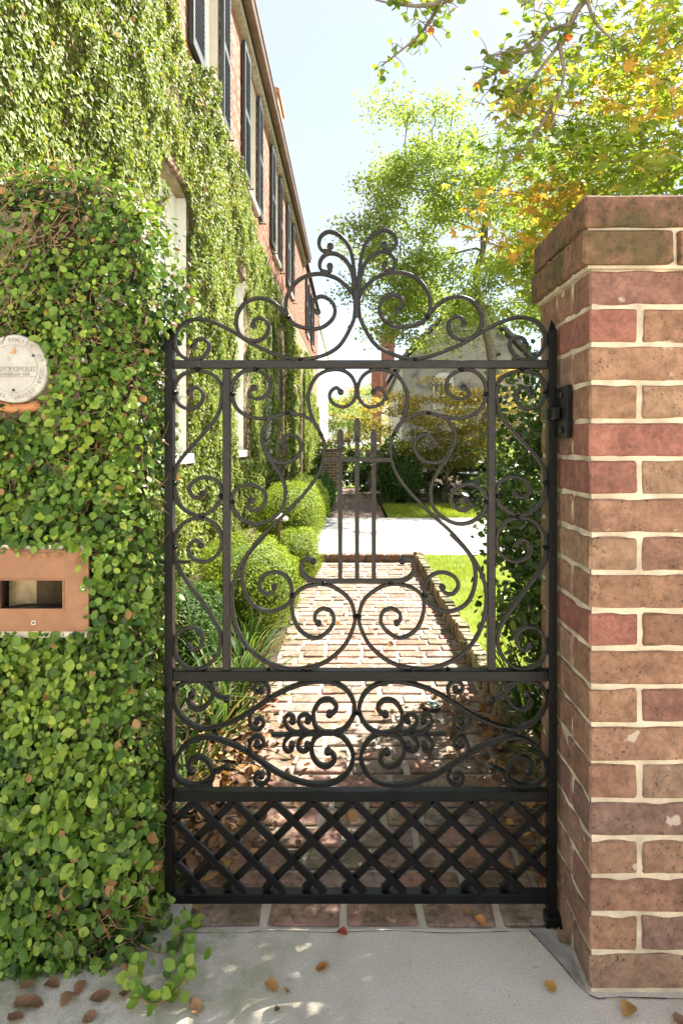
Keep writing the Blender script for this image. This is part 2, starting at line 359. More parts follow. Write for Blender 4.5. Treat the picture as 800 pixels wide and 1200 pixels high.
bed('planting_bed', -1.6, 1.7, -.435, 6.6, .0, M['soil'])
bed('planting_bed', .665, 1.75, 1.5, 2.75, .02, M['soil'])
bed('planting_bed', -1.6, 6.6, -.62, 30, .02, M['soil'], .3)
bed('planting_bed', .6, 12.2, 14, 30, .02, M['soil'], .5)
bed('lawn', .70, 2.6, 9, 6.66, .045, M['turf'], .2, .012)
bed('lawn', .60, 10.02, 14, 12.3, .03, M['turf'], .3, .012)
slab('driveway', -.62, 6.66, 14, 10.0, .045, M['drive'], .12)

oh = empty('added_street_house', (0, -14, 0), 'added unseen pale stucco house across the street for bounce light', 'house')  # unseen house added behind the camera to bounce sunlight onto the foreground
m_ = MB()
zs_ = [0, .9, 2.7, 4.1, 5.9, 7.4]; xs_ = [-14+k*1.4 for k in range(21)]
for i in range(20):
    for j in range(5):
        if i % 2 and j % 2:
            continue
        m_.add([(xs_[i], -12, zs_[j]), (xs_[i+1], -12, zs_[j]), (xs_[i+1], -12, zs_[j+1]), (xs_[i], -12, zs_[j+1])], [(3, 2, 1, 0)])
m_.box(-14, -20, 0, 14, -12.25, 7.4); m_.build('wall', M['white_paint'], oh)
for i in range(1, 20, 2):
    for j in (1, 3):
        f_ = MB().box(xs_[i], -12.2, zs_[j], xs_[i]+.12, -11.97, zs_[j+1]).box(xs_[i+1]-.12, -12.2, zs_[j], xs_[i+1], -11.97, zs_[j+1]).box(xs_[i]+.12, -12.2, zs_[j], xs_[i+1]-.12, -11.97, zs_[j]+.12).box(xs_[i]+.12, -12.2, zs_[j+1]-.12, xs_[i+1]-.12, -11.97, zs_[j+1]).build('window', M['white_paint'], oh)
        link('pane', MB().box(xs_[i]+.1, -12.15, zs_[j]+.1, xs_[i+1]-.1, -12.13, zs_[j+1]-.1).mesh('pane'), M['glass'], f_)
m_ = MB(); m_.add([(-14.3, -11.6, 7.4), (14.3, -11.6, 7.4), (14.3, -16, 9.6), (-14.3, -16, 9.6), (-14.3, -20.4, 7.4), (14.3, -20.4, 7.4)], [(0, 1, 2, 3), (3, 2, 5, 4), (0, 3, 4), (1, 5, 2)]); m_.build('roof', M['slate'], oh)

# ------------------------------------------------------------------ brick paths
def brick_variants(l, w, h, bev, jit, n, seed):
    r = random.Random(seed); out = []
    for k in range(n):
        bm = bmesh.new(); bmesh.ops.create_cube(bm, size=1)
        for v in bm.verts: v.co = Vector((v.co.x*l, v.co.y*w, v.co.z*h))
        bmesh.ops.bevel(bm, geom=bm.edges[:], offset=bev, segments=1, affect='EDGES')
        for v in bm.verts: v.co += Vector((r.uniform(-1, 1), r.uniform(-1, 1), r.uniform(-1, 1)*.6))*jit
        me = bpy.data.meshes.new('brick'); bm.to_mesh(me); bm.free(); out.append(me)
    return out
def put_brick(name, me, loc, parent, rz=0, sc_=(1, 1, 1), rx=0, ry=0):
    o = bpy.data.objects.new(name, me); C.objects.link(o); o.parent = parent
    o.location = Vector(loc)-(parent_world(parent) if parent else Vector((0, 0, 0))); o.rotation_euler = (rx, ry, rz); o.scale = sc_; return o
slab('threshold', -.56, 1.583, .668, 1.705, -.008, M['threshold_mortar'], .08)
path = slab('brick_path', -.435, 1.706, .665, 6.52, -.010, M['path_mortar'], .1)
pv = brick_variants(1, 1, 1, .045, .016, 14, 3)
for m_ in pv: m_.materials.append(M['path_brick'])
# slight bevel is in unit space; scale per brick keeps edges soft
y = 1.600
row = 0
while y < 6.42:
    h = .088 if row == 0 else rnd.uniform(.082, .094)
    x = -.43-(.0 if row == 0 else rnd.uniform(0, .12))
    while x < .655:
        L = rnd.uniform(.182, .20) if row == 0 else rnd.choice([.10, .12, .14, .185, .195, .2])
        x0, x1 = max(x, -.43), min(x+L, .655)
        if x1-x0 > .035:
            put_brick('brick', rnd.choice(pv), ((x0+x1)/2, y+h/2+rnd.uniform(-.003, .003), -.030+rnd.uniform(-.003, .003)), path,
                      rnd.uniform(-.02, .02), (x1-x0, h, .060), rnd.uniform(-.015, .015), rnd.uniform(-.012, .012))
        x += L+rnd.uniform(.016, .026)
    y += h+rnd.uniform(.016, .024); row += 1
# raised end course at the driveway
x = -.43
dk = brick_variants(1, 1, 1, .05, .02, 5, 9)
for m_ in dk: m_.materials.append(M['dark_brick'])
while x < .64:
    L = rnd.uniform(.15, .2); put_brick('brick', rnd.choice(dk), (x+L/2, 6.585, .015), path, rnd.uniform(-.02, .02), (L, .11, .11)); x += L+.02
# edging along the lawn: bricks set on end
edge = slab('path_edging', .667, 1.72, .705, 6.5, .03, M['path_mortar'], .1)
ev = brick_variants(1, 1, 1, .07, .03, 8, 5)
for m_ in ev: m_.materials.append(M['moss_brick'])
y = 1.80
while y < 6.45:
    put_brick('brick', rnd.choice(ev), (.695+rnd.uniform(-.008, .008), y+.035, .020+rnd.uniform(-.006, .006)), edge, rnd.uniform(-.05, .05), (.070, .073, .19), rnd.uniform(-.03, .03), rnd.uniform(-.05, .02))
    y += .084
# far path
fpath = slab('brick_path', -.36, 10.0, .55, 17.2, .020, M['far_brick'], .1)
fv = brick_variants(1, 1, 1, .05, .02, 6, 8)
for m_ in fv: m_.materials.append(M['far_brick'])
cnt = 0
for r_ in range(46):
    yy = 10.06+r_*.155
    for c_ in range(6):
        xx = -.35+c_*.152+(.05 if r_ % 2 else 0)
        if xx+.14 > .56: continue
        put_brick('brick', rnd.choice(fv), (xx+.07, yy+.07, .008), fpath, rnd.uniform(-.02, .02), (.138, .138, .06)); cnt += 1
# white wire edging across the end of the far path
we = empty('path_edging_fence', (.1, 17.3, .02), 'low white looped wire edging across the far end of the brick path', 'edging')
for k in range(6):
    cx = -.3+k*.16; m_ = MB(); m_.tube([(cx+.09*math.cos(a), 17.3+(k % 2)*.012, .02+.20*math.sin(a)) for a in np.linspace(0, PI, 10)], .012, 5); m_.build('loop', M['white_paint'], we, True)

# small soil gap pieces at the gate's hinge side
tri = MB(); tri.add([(.455, 1.578, .004), (.535, 1.40, .004), (.535, 1.578, .004)], [(0, 1, 2)]); o = tri.build('paving_patch', plain('patch_concrete', (.33, .31, .275), .9, .3, 20, .6)); o['kind'] = 'structure'
b_ = NB('crack'); b_.color((.03, .026, .02)); b_.rough(1)
cr = MB()
def crack(pts, w):
    cr_p = catmull([(*p, 0) for p in pts], 3)
    for i in range(len(cr_p)-1):
        a, b = Vector(cr_p[i]), Vector(cr_p[i+1]); d = (b-a).normalized(); n = Vector((-d.y, d.x, 0))*w*rnd.uniform(.4, 1.2)
        cr.add([a-n+Vector((0,0,.003)), a+n+Vector((0,0,.003)), b+n+Vector((0,0,.003)), b-n+Vector((0,0,.003))], [(3, 2, 1, 0)])
crack([(-.46, 1.57), (-.3, 1.566), (-.2, 1.574), (-.05, 1.568), (.1, 1.574), (.25, 1.566), (.4, 1.572), (.46, 1.574)], .0010)
crack([(-.43, 1.57), (-.425, 1.53), (-.44, 1.48)], .002); crack([(.455, 1.575), (.49, 1.50), (.537, 1.39), (.60, 1.385), (.75, 1.38)], .0016)
o = cr.build('pavement_cracks', b_.m); o['kind'] = 'structure'

# ------------------------------------------------------------------ right brick pillar
PXL, PY0, PY1 = .540, 1.395, 1.760
pil = empty('brick_pillar', (.75, 1.58, 0), 'tall square brick gate pillar with cream mortar and corbelled cap', 'pillar')
PITCH = .0864; NC = 19
def mortar_core():
    V = []; F = []
    def grid(f, nu, nv):
        k = len(V)
        for j in range(nv+1):
            for i in range(nu+1): V.append(f(i/nu, j/nv))
        for j in range(nv):
            for i in range(nu): F.append((k+j*(nu+1)+i, k+j*(nu+1)+i+1, k+(j+1)*(nu+1)+i+1, k+(j+1)*(nu+1)+i))
    d = lambda a, b: .0026*(math.sin(a*61+2.1*math.sin(b*47))+math.sin(b*83+1.7*math.sin(a*39)))*.6
    xa, xb, ya, yb, zt = PXL+.005, 1.05, PY0+.005, PY1-.006, 1.79
    grid(lambda u, v: (xa+(xb-xa)*u, ya+d(u*.5, v*1.8), -.02+(zt+.02)*v), 40, 130)
    grid(lambda u, v: (xa+d(u*.35+3, v*1.8), yb+(ya-yb)*u, -.02+(zt+.02)*v), 28, 130)
    V.extend([(xa, yb, -.02), (xb, yb, -.02), (xb, yb, zt), (xa, yb, zt), (xa, ya, zt), (xb, ya, zt)]); k = len(V)-6; F.extend([(k+1, k, k+3, k+2), (k+4, k+5, k+2, k+3)])
    me = bpy.data.meshes.new('mortar'); me.from_pydata(V, [], F); me.update(); return me
link('mortar', mortar_core(), M['mortar'], pil)
bv = brick_variants(1, 1, 1, .05, .012, 10, 21)
pv_mats = {}
def pbrick(x0, x1, y0, y1, z0, z1, mat='pillar_brick'):
    key = (rnd.randrange(10), mat)
    if key not in pv_mats:
        me = bv[key[0]].copy(); me.materials.append(M[mat]); pv_mats[key] = me
    # real size baked per brick so every arris stays soft and uneven
    bm = bmesh.new(); bmesh.ops.create_cube(bm, size=1); dx, dy, dz = x1-x0, y1-y0, z1-z0
    for v in bm.verts: v.co = Vector((v.co.x*dx, v.co.y*dy, v.co.z*dz))
    bmesh.ops.bevel(bm, geom=bm.edges[:], offset=rnd.uniform(.003, .0055), segments=1, affect='EDGES')
    ax = 0 if dx >= dy else 1; n_ = 2 if max(dx, dy) < .15 else 4
    for q in range(1, n_):
        c_ = [0, 0, 0]; c_[ax] = (dx, dy)[ax]*(q/n_-.5)+rnd.uniform(-.006, .006); nv = [0, 0, 0]; nv[ax] = 1
        bmesh.ops.bisect_plane(bm, geom=bm.verts[:]+bm.edges[:]+bm.faces[:], plane_co=c_, plane_no=nv)
    for v in bm.verts: v.co += Vector((rnd.uniform(-1, 1), rnd.uniform(-.55, .55), rnd.uniform(-1, 1)))*.0014
    for _ in range(rnd.choice([0, 0, 1, 1, 2])):
        bm.verts.ensure_lookup_table(); w_ = rnd.choice(bm.verts); w_.co *= rnd.uniform(.90, .95)
    me = bpy.data.meshes.new('brick'); bm.to_mesh(me); bm.free(); me.materials.append(M[mat])
    o = put_brick('brick', me, ((x0+x1)/2, (y0+y1)/2, (z0+z1)/2), pil, 0, (1, 1, 1), 0, 0); o.rotation_euler = (rnd.uniform(-.008, .008), rnd.uniform(-.008, .008), rnd.uniform(-.006, .006)); return o
for k in range(NC):
    z0 = .012+k*PITCH; z1 = z0+PITCH-.0110; a = (k % 2 == 1); J = .012
    md = lambda: rnd.choice(['pillar_brick']*11+['red_brick'])
    m0 = {18: 'pillar_brick', 17: 'red_brick', 14: 'red_brick', 9: 'red_brick'}.get(k, 'pillar_brick')
    if a:      # header in front, stretcher on the side
        pbrick(PXL, PXL+.108, PY0, PY0+.225, z0, z1, m0)
        pbrick(PXL+.108+J, PXL+.333, PY0, PY0+.10, z0, z1, md()); pbrick(PXL+.347, 1.055, PY0, PY0+.10, z0, z1, md())
        pbrick(PXL, PXL+.10, PY0+.225+J, PY1, z0, z1, md())
    else:
        pbrick(PXL, PXL+.228, PY0, PY0+.108, z0, z1, m0); pbrick(PXL+.228+J, 1.055, PY0, PY0+.108, z0, z1, md())
        pbrick(PXL, PXL+.10, PY0+.108+J, PY0+.225, z0, z1, md()); pbrick(PXL, PXL+.10, PY0+.225+J, PY1, z0, z1, md())
    pbrick(.70, .82, PY1-.1, PY1, z0, z1, md()); pbrick(.835, 1.055, PY1-.1, PY1, z0, z1, md()); pbrick(PXL+.115, .69, PY1-.1, PY1, z0, z1, md())
zc = .012+NC*PITCH
for j, (ov, z0, z1) in enumerate([(.024, zc, zc+.074), (.018, zc+.084, zc+.156)]):
    X0, Y0 = PXL-ov, PY0-ov; mm = 'cap_brick'
    if j == 0:
        xs = [X0, X0+.215, X0+.43, 1.08]; ys = [Y0+.112, Y0+.225, Y0+.33, PY1+ov]
    else:
        xs = [X0, X0+.33, 1.08]; ys = [Y0+.11, Y0+.29, PY1+ov]
    for q in range(len(xs)-1): pbrick(xs[q], xs[q+1]-.012, Y0, Y0+.10, z0, z1, mm)
    for q in range(len(ys)-1): pbrick(X0, X0+.10, ys[q], ys[q+1]-.012, z0, z1, mm)
cap = MB().box(PXL-.008, PY0-.008, zc-.008, 1.06, PY1+.008, zc+.150); cap.build('cap_mortar', M['mortar'], pil)
# wall that runs on behind the pillar along the street
gw = empty('garden_wall', (3, 1.6, 0), 'low brick street wall running on to the right of the gate pillar', 'wall')
MB().box(1.06, 1.45, -.02, 6, 1.70, 1.62).build('wall', M['pillar_brick'], gw)
MB().box(1.06, 1.42, 1.62, 6, 1.73, 1.70).build('coping', M['dark_brick'], gw)

# ------------------------------------------------------------------ wrought iron gate
GY = 1.600; GS = GY/720
def gx(x): return (x-412)*GS
def gz(y): return EYE-(y-520)*GS
gate = empty('garden_gate', (gx(650), GY, 0), 'black wrought iron garden gate of scrolls with a lattice foot', 'gate')
def gbar(name, x0, y0, x1, y1, d=.026, oy=0, mat='iron', bevel=.0015):
    return MB().box(gx(x0), GY-d/2+oy, gz(y1), gx(x1), GY+d/2+oy, gz(y0)).build(name, M[mat], gate, bevel=bevel)
def spike(m, xc, w, y0, y1, d):
    a, b = gx(xc-w/2), gx(xc+w/2); c = gx(xc)
    m.add([(a, GY-d/2, gz(y0)), (b, GY-d/2, gz(y0)), (b, GY+d/2, gz(y0)), (a, GY+d/2, gz(y0)), (c, GY, gz(y1))], [(0, 1, 4), (1, 2, 4), (2, 3, 4), (3, 0, 4)])
m = MB().box(gx(194.5), GY-.013, gz(1048), gx(204), GY+.013, gz(392)); spike(m, 199.2, 9.5, 392, 377, .026); m.build('stile', M['iron'], gate)
m = MB().box(gx(640.5), GY-.013, gz(1078), gx(650.5), GY+.013, gz(388)); spike(m, 645.5, 10, 388, 374, .026); m.build('stile', M['iron'], gate)
gbar('rail', 204.3, 422.5, 640.2, 432, .024, .001, 'iron_worn')
gbar('rail', 204.3, 784.5, 640.2, 796.5, .030, .001)
gbar('rail', 204.3, 925, 640.2, 937, .026, .001)
gbar('rail', 204.3, 1044, 640.2, 1055.5, .028, .001)
gbar('upright_bar', 261.5, 432.3, 270.5, 784.2, .020, 0, 'iron_worn')
gbar('upright_bar', 570.5, 432.3, 579.5, 784.2, .020, 0, 'iron_worn')
m = MB().box(gx(638), GY-.02, gz(1086), gx(656), GY+.02, gz(1070)); m.build('pivot_foot', M['iron'], gate, bevel=.003)
_sk = [0]
def sweep(pts, t, depth, oy):
    P = catmull([(gx(x), gz(y)) for x, y in pts], 6); n = len(P); P = np.array(P)
    T = unit(np.gradient(P, axis=0)); Nn = np.stack([-T[:, 1], T[:, 0]], 1)
    L, Rr = P+Nn*t/2, P-Nn*t/2; y0, y1 = GY-depth/2+oy, GY+depth/2+oy; m = MB(); c = .0016
    ring = []
    for i in range(n):
        a, b = L[i], Rr[i]; ai, bi = P[i]+Nn[i]*(t/2-c), P[i]-Nn[i]*(t/2-c)
        ring.append([(a[0], y0+c, a[1]), (ai[0], y0, ai[1]), (bi[0], y0, bi[1]), (b[0], y0+c, b[1]), (b[0], y1-c, b[1]), (bi[0], y1, bi[1]), (ai[0], y1, ai[1]), (a[0], y1-c, a[1])])
    v = [p for r_ in ring for p in r_]; f = []
    for i in range(n-1):
        for j in range(8): f.append((i*8+j, i*8+(j+1) % 8, i*8+8+(j+1) % 8, i*8+8+j))
    f.append(tuple(range(7, -1, -1))); f.append(tuple((n-1)*8+j for j in range(8)))
    m.add(v, f); return m
def knob(m, x, y, r, depth, oy):
    cx, cz = gx(x), gz(y); n = 10; k = len(m.v)
    prof = [(.35, -depth*.62), (1, -depth*.42), (1, depth*.42), (.35, depth*.62)]
    vs = [(cx+r*q*math.cos(2*PI*j/n), GY+oy+d, cz+r*q*math.sin(2*PI*j/n)) for q, d in prof for j in range(n)]
    fs = [(i*n+j, i*n+(j+1) % n, (i+1)*n+(j+1) % n, (i+1)*n+j) for i in range(3) for j in range(n)]+[tuple(range(n)), tuple(reversed(range(3*n, 4*n)))]
    m.add(vs, fs)
def mirror(pts): return [(418+(418-x)*1.035, y-(2 if y < 420 else 0)) for x, y in pts]
def scroll(pts, t=.0094, depth=.013, name='scroll', both=True, ends=(0, 1), kn=.0085):
    for q, pp in enumerate([pts, mirror(pts)] if both else [pts]):
        _sk[0] += 1; oy = ((_sk[0]*5) % 11-5)*.00035; d = depth+((_sk[0]*3) % 7)*.0003
        m = sweep(pp, t, d, oy)
        if ends[0]: knob(m, *pp[0], kn, d, oy)
        if ends[1]: knob(m, *pp[-1], kn, d, oy)
        m.build(name, M['iron_worn'] if pts[0][1] < 780 else M['iron'], gate, True, 40)
# crest
scroll([(416.5,352),(415.5,366),(412.8,378.7),(398.8,403.7),(380,416),(355,421),(330,417.8),(295.6,403),(270.6,387.5),(245.6,376),(227,374.5),(211,383),(204.8,398),(209,413.5),(221,421),(235,420),(244,411),(244.5,402),(237,397),(229,400),(227.5,406)])
scroll([(416,352),(411,341),(395.6,327),(373.8,321),(352,327),(338.5,343),(334.7,360),(341,375.6),(355,384),(373.8,385),(387.8,376),(392.5,364.7),(388,353),(377,347.5),(367.5,352),(366.6,360),(372,365.5)])
scroll([(352,383),(344,380),(337.8,372.5),(327,360),(317,352.5),(303,349.7),(288,354.7),(278.4,368),(277.5,383),(284.7,395),(297,399.7),(308,397),(314.6,386.6),(312.4,377),(305,372.8),(298,376),(297,381.5)])
scroll([(416.6,352),(416.2,332),(414.6,316),(412.3,300.6),(406.6,285),(395.6,275),(384.7,272),(376,277.5),(373.8,286.6),(378,293.5),(385.5,294),(387,289)], name='plume')
scroll([(415.4,344),(414,330),(411,316),(404.5,305),(394,298),(383,298),(375.8,305),(375,313.5),(381,319),(387,317.5),(386.5,312.5)], name='plume')
scroll([(417.3,372),(417.3,340)], .016, .022, 'plume_collar', False, (0, 0))
# side strips
scroll([(222.5,460),(226,454.5),(233,455),(238.5,462),(236,472),(228,478.5),(220,479),(209.5,473),(204.6,458),(208,445),(217,437.5),(230,434.5),(246,437.5),(256.6,446),(260.5,462),(255,487),(239,507.5),(220.6,528),(208,545),(204.4,567),(208.5,588),(220.6,600),(236,604),(252,595.5),(259.5,581),(256.6,566),(242.5,559),(228,563.5),(221.8,573),(226.5,582),(234,583),(238,578)], ends=(1, 1))
scroll([(236,639),(231.6,633),(224.5,636),(221,645),(227,654.7),(242,658),(256,648.5),(260.2,633),(255,617),(241,608),(222,609),(208,622),(204.2,640.6),(208,662.5),(221,683),(239,708),(253,730),(259,747),(255.5,766),(242.5,780),(227,784),(212,777),(204.6,761),(206.5,746),(216,736.5),(228,736),(237.5,745),(235.5,757),(227.5,762),(221.5,757)], ends=(1, 1))
# central lyre
scroll([(399,459.5),(394.5,454.5),(388.3,458),(386,466),(393,474.5),(405,476.5),(415,468),(417,454),(411,440.5),(399,433.5),(383,434.5),(369.5,443),(361.5,460.6),(362.5,478),(367.5,494),(377,510.6),(380,528),(375,551),(361,573),(345.6,590),(330,606),(311,624),(292.5,646),(280,666),(272.6,688),(271.8,709),(277,734),(289,756),(308,773),(333,783),(355,783),(380,776),(402,758),(413,737.5),(415.6,722),(409.7,703),(395.6,690.6),(380,684.5),(361,686.5),(347,695),(342,709),(345.6,728),(355,741.5),(370.6,747.5),(384.7,739),(391,728),(388,716.5),(378,713),(370,718.5),(369,726),(373,730)], ends=(1, 1))
scroll([(298,454.5),(293,458),(292,463),(299,467),(308,466),(316.5,456.5),(314,442.5),(302,434.5),(287,434.5),(275,445),(271.8,461),(277,477.5),(289,487),(305,490.5),(320.6,488),(338,483.6)], ends=(1, 0))
scroll([(333,523),(330.5,517),(338,509.5),(348,512),(353.3,522),(349,534),(338,541.5),(324,541.5),(313,531.5),(307,516),(309,502),(318,490.5),(336,484.3),(354,487),(368,495),(374,504)], ends=(1, 0))
scroll([(311,528),(316.5,538.5),(325,551),(332,564),(334.5,578),(330,597),(314,610.6),(295.6,613.5),(278,604),(271.8,587),(277,573.5),(292.5,567.5),(307.5,574.5),(311.5,585.6),(305,596),(295.6,598),(289.5,592),(294,586.5)])
scroll([(312,626),(296,643),(287,657),(283.8,675),(288,697),(298.8,711),(317.5,716.4),(336,709),(342,696),(338,678.5),(324,670.5),(309,675),(303.4,686),(309.5,695.5),(318.5,694.5),(321.5,688)])
# harp
hb = [(367,657.5),(362.5,654.7),(356.6,656.5),(352.8,664),(355.5,673),(364,679.3),(380,681)]
scroll(hb+[(418, 681)]+list(reversed(mirror(hb))), .0115, .018, 'harp_bar', False, (1, 1))
for xc, yt in ((398.5, 503), (418.2, 490), (437.8, 503)):
    _sk[0] += 1
    m = MB(); prof = [(681, 2.6), (yt+27, 2.6), (yt+21, 3.4), (yt+13, 3.8), (yt+5, 3.5), (yt, 2.0)]
    v = []
    for yy, w in prof:
        dd = .007 if yy > yt+24 else .0035
        v += [(gx(xc-w), GY-dd, gz(yy)), (gx(xc+w), GY-dd, gz(yy)), (gx(xc+w), GY+dd, gz(yy)), (gx(xc-w), GY+dd, gz(yy))]
    f = [(3, 2, 1, 0)]+[(i*4+j, i*4+(j+1) % 4, i*4+4+(j+1) % 4, i*4+4+j) for i in range(len(prof)-1) for j in range(4)]+[tuple(len(prof)*4-4+j for j in range(4))]
    m.add(v, f); m.build('harp_string', M['iron_worn'], gate)
gbar('harp_crossbar', 378, 536.5, 458, 541, .008, -.011, 'iron_worn', 0)
# lower panel
U = lambda pts: [(x, 1717-y) for x, y in pts]
GS1 = [(386,836.6),(391.5,834),(394,827),(386,819.5),(374.5,822.5),(367,836.6),(371,852.5),(386,859),(404,853),(415,835),(412.5,818),(402,805),(384,798.5),(361,799.5),(336,807.5),(314,819.5),(295.6,832),(277,843),(252,852),(232,852.5),(214,841),(204.8,823),(206.5,808),(217.5,799),(233,797.5),(247,801),(250,812),(245,823),(236,830),(226.5,829),(221.2,821),(225,813.5)]
scroll(GS1, .0108, .016, 'scroll', True, (1, 1), .0095)
scroll([(x+(-2 if x > 330 else 0), y) for x, y in U(GS1)], .0108, .016, 'scroll', True, (1, 1), .0095)
SP = [(386,859.5),(352,860),(330,860.5),(318,860.5)]
scroll(SP, .008, .016, 'spray_stem', True, (0, 0))
for c in ([(374,860.5),(361,857.5),(352.5,850.6),(350,842),(356,837),(362,839.5),(361,844)], [(355,860.6),(342.5,856.5),(335,849),(334,841.5),(339,837),(344,840),(343,844.5)]):
    scroll(c, .009, .016, 'curl', True, (0, 1), .009); scroll([(x-1, y) for x, y in U(c)], .009, .016, 'curl', True, (0, 1), .009)
for c in ([(312,820),(315.5,808),(310,799),(301.5,799.5),(298.5,806),(302,811),(306.5,808)], [(294.5,834),(292.5,844),(297,853),(304,854.5),(309,847.5),(305,841),(301,845)], [(236,798),(245,805),(254,814),(266,819)]):
    scroll(c, .009, .016, 'curl', True, (0, 1), .009); scroll(U(c), .009, .016, 'curl', True, (0, 1), .009)
# lattice foot: two layers of flat bars
for lay, oy in ((1, -.006), (-1, .006)):
    for k in range(-3, 13):
        xt = 229+46.4*k+(0 if lay == 1 else 0)
        def pt(y): return xt+(y-938)*1.0*lay
        ya, yb = 938.0, 1043.0
        # clip to the frame
        if lay == 1:
            ya = max(ya, 938+(206-xt)); yb = min(yb, 938+(639-xt))
        else:
            ya = max(ya, 938+(xt-639)); yb = min(yb, 938+(xt-206))
        if yb-ya < 6: continue
        a, b = Vector((gx(pt(ya)), 0, gz(ya))), Vector((gx(pt(yb)), 0, gz(yb))); d = (b-a).normalized(); n = Vector((-d.z, 0, d.x))*.0092
        y0, y1 = GY+oy-.0055, GY+oy+.0050; vs = [a+n, a-n, b-n, b+n]
        MB().add([(v.x, y0, v.z) for v in vs]+[(v.x, y1, v.z) for v in vs], [(0, 1, 2, 3), (7, 6, 5, 4), (0, 4, 5, 1), (1, 5, 6, 2), (2, 6, 7, 3), (3, 7, 4, 0)]).build('lattice_bar', M['iron'], gate, bevel=.001)
# rivets, latch rod and hinge knuckle
for x, y in [(206,460),(206,566),(206,641),(259,581),(273,462),(273,588),(337,484),(376,509),(342,697),(355,785),(315,785),(300,433),(232,433),(237,605),(380,683),(415.7,722),(352,421.5),(338,372),(415.5,835),(252,855)]:
    for xx in (x, 418+(418-x)*1.035):
        m = MB(); knob(m, xx, y, .0062, .024, 0); m.build('rivet', M['iron'], gate, True, 50)
MB().tube([(gx(188), GY-.004, gz(658)), (gx(224), GY-.004, gz(658))], .0042, 8).build('latch_rod', M['iron_worn'], gate, True, 50)
MB().box(gx(637), GY-.022, gz(493), gx(656), GY+.016, gz(479)).build('hinge_knuckle', M['iron'], gate, bevel=.002)
hb_ = empty('hinge_plate', (.538, 1.55, 1.33), 'black iron hinge plate bolted to the brick pillar beside the gate', 'hinge')
MB().box(.524, 1.50, 1.265, .5385, 1.600, 1.392).build('plate', M['iron'], hb_, bevel=.002)
MB().box(.508, 1.545, 1.312, .5235, 1.575, 1.342).build('pintle', M['iron'], hb_, bevel=.002)
for zz in (1.285, 1.372): MB().box(.518, 1.53, zz-.008, .5238, 1.546, zz+.008).build('bolt', M['iron_worn'], hb_, bevel=.002)
vc = empty('valve_cover', (.377, 2.92, 0), 'round verdigris valve cover set in the brick path', 'valve cover')
MB().lathe(.377, 2.92, [(.050, -.02), (.050, .010), (.036, .012)], 20).build('rim', M['dark_metal'], vc, True, 40)
MB().lathe(.377, 2.92, [(.034, .006), (.034, .017), (.028, .019)], 20).build('lid', M['verdigris'], vc, True, 40)
MB().box(.370, 2.913, .0185, .384, 2.927, .023).build('nut', M['dark_metal'], vc)

# ------------------------------------------------------------------ left wall with creeping fig, plaque and mail slot
WY, WX = 1.485, -.535
lw = empty('garden_wall', (-1.5, 1.6, 0), 'rounded street wall left of the gate buried under creeping fig', 'wall')
def rounded_wall():
    bm = bmesh.new(); bmesh.ops.create_cube(bm, size=1)
    for v in bm.verts: v.co = Vector((-1.80+v.co.x*2.5, 1.62+v.co.y*.27, .945+v.co.z*1.93))
    top = [e for e in bm.edges if all(v.co.z > 1.8 for v in e.verts)]; right = [e for e in bm.edges if all(v.co.x > -.7 for v in e.verts)]
    bmesh.ops.bevel(bm, geom=list(set(top+right)), offset=.10, segments=5, affect='EDGES')
    me = bpy.data.meshes.new('wall'); bm.to_mesh(me); bm.free(); me.polygons.foreach_set('use_smooth', np.full(len(me.polygons), True)); return me
link('wall', rounded_wall(), M['wall_base'], lw)
fig = empty('creeping_fig', (-.85, 1.45, 0), 'dense creeping fig covering the street wall around the copper mail slot', 'climbing plant')
def fig_surface(n):
    """points on the wall's front, right end and top with outward normals"""
    P = np.zeros((n, 3)); N = np.zeros((n, 3)); u = rng.uniform(size=n)
    a = u < .80; k = a.sum(); P[a] = np.stack([rng.uniform(-1.25, WX, k), np.full(k, WY), rng.uniform(-.0, 1.90, k)], 1); N[a] = (0, -1, 0)
    b = (u >= .80) & (u < .92); k = b.sum(); P[b] = np.stack([np.full(k, WX), rng.uniform(WY, 1.76, k), rng.uniform(0, 1.88, k)], 1); N[b] = (1, 0, 0)
    c = u >= .92; k = c.sum(); P[c] = np.stack([rng.uniform(-1.25, WX, k), rng.uniform(WY, 1.74, k), np.full(k, 1.91)], 1); N[c] = (0, 0, 1)
    # round the corners: pull corner points in
    r = .10; q = np.maximum(0, np.stack([P[:, 0]-(WX-r), (WY+r)-P[:, 1], P[:, 2]-(1.91-r)], 1)); L = np.linalg.norm(q, axis=1); ex = np.maximum(L-r, 0)
    qd = q/np.maximum(L, 1e-6)[:, None]; m = (q > 0).sum(1) > 1
    P[m] -= (qd*ex[:, None])[m]*np.array([1, -1, 1]); N[m] = (qd*np.array([1, -1, 1]))[m]
    # top slopes down to the right corner as in a clipped hedge
    drop = np.clip((P[:, 0]+.70)/.165, 0, 1)**2.4*.15; hi = np.clip((P[:, 2]-1.45)/.45, 0, 1); P[:, 2] -= drop*hi
    P[:, 0] += .055*np.clip((P[:, 2]-1.50)/.12, 0, 1)*np.clip((P[:, 0]+.85)/.3, 0, 1)
    return P, N
n = 42000; P, N = fig_surface(n)
bulge = vnoise(P, 5, 5)*.012+vnoise(P, 14, 6)*.012; lay = rng.uniform(0, 1, n)
dens = vnoise(P, 9, 31)
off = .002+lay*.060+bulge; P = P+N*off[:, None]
P[:, 0] = np.where((P[:, 2] < 1.54) & (P[:, 0] > -.494), -.494-rng.uniform(0, .03, n), P[:, 0])
front = N[:, 1] < -.6
PLQ = Vector(((16-412)/720*1.43, 1.43, EYE+(520-432)/720*1.43)); PR = .0795
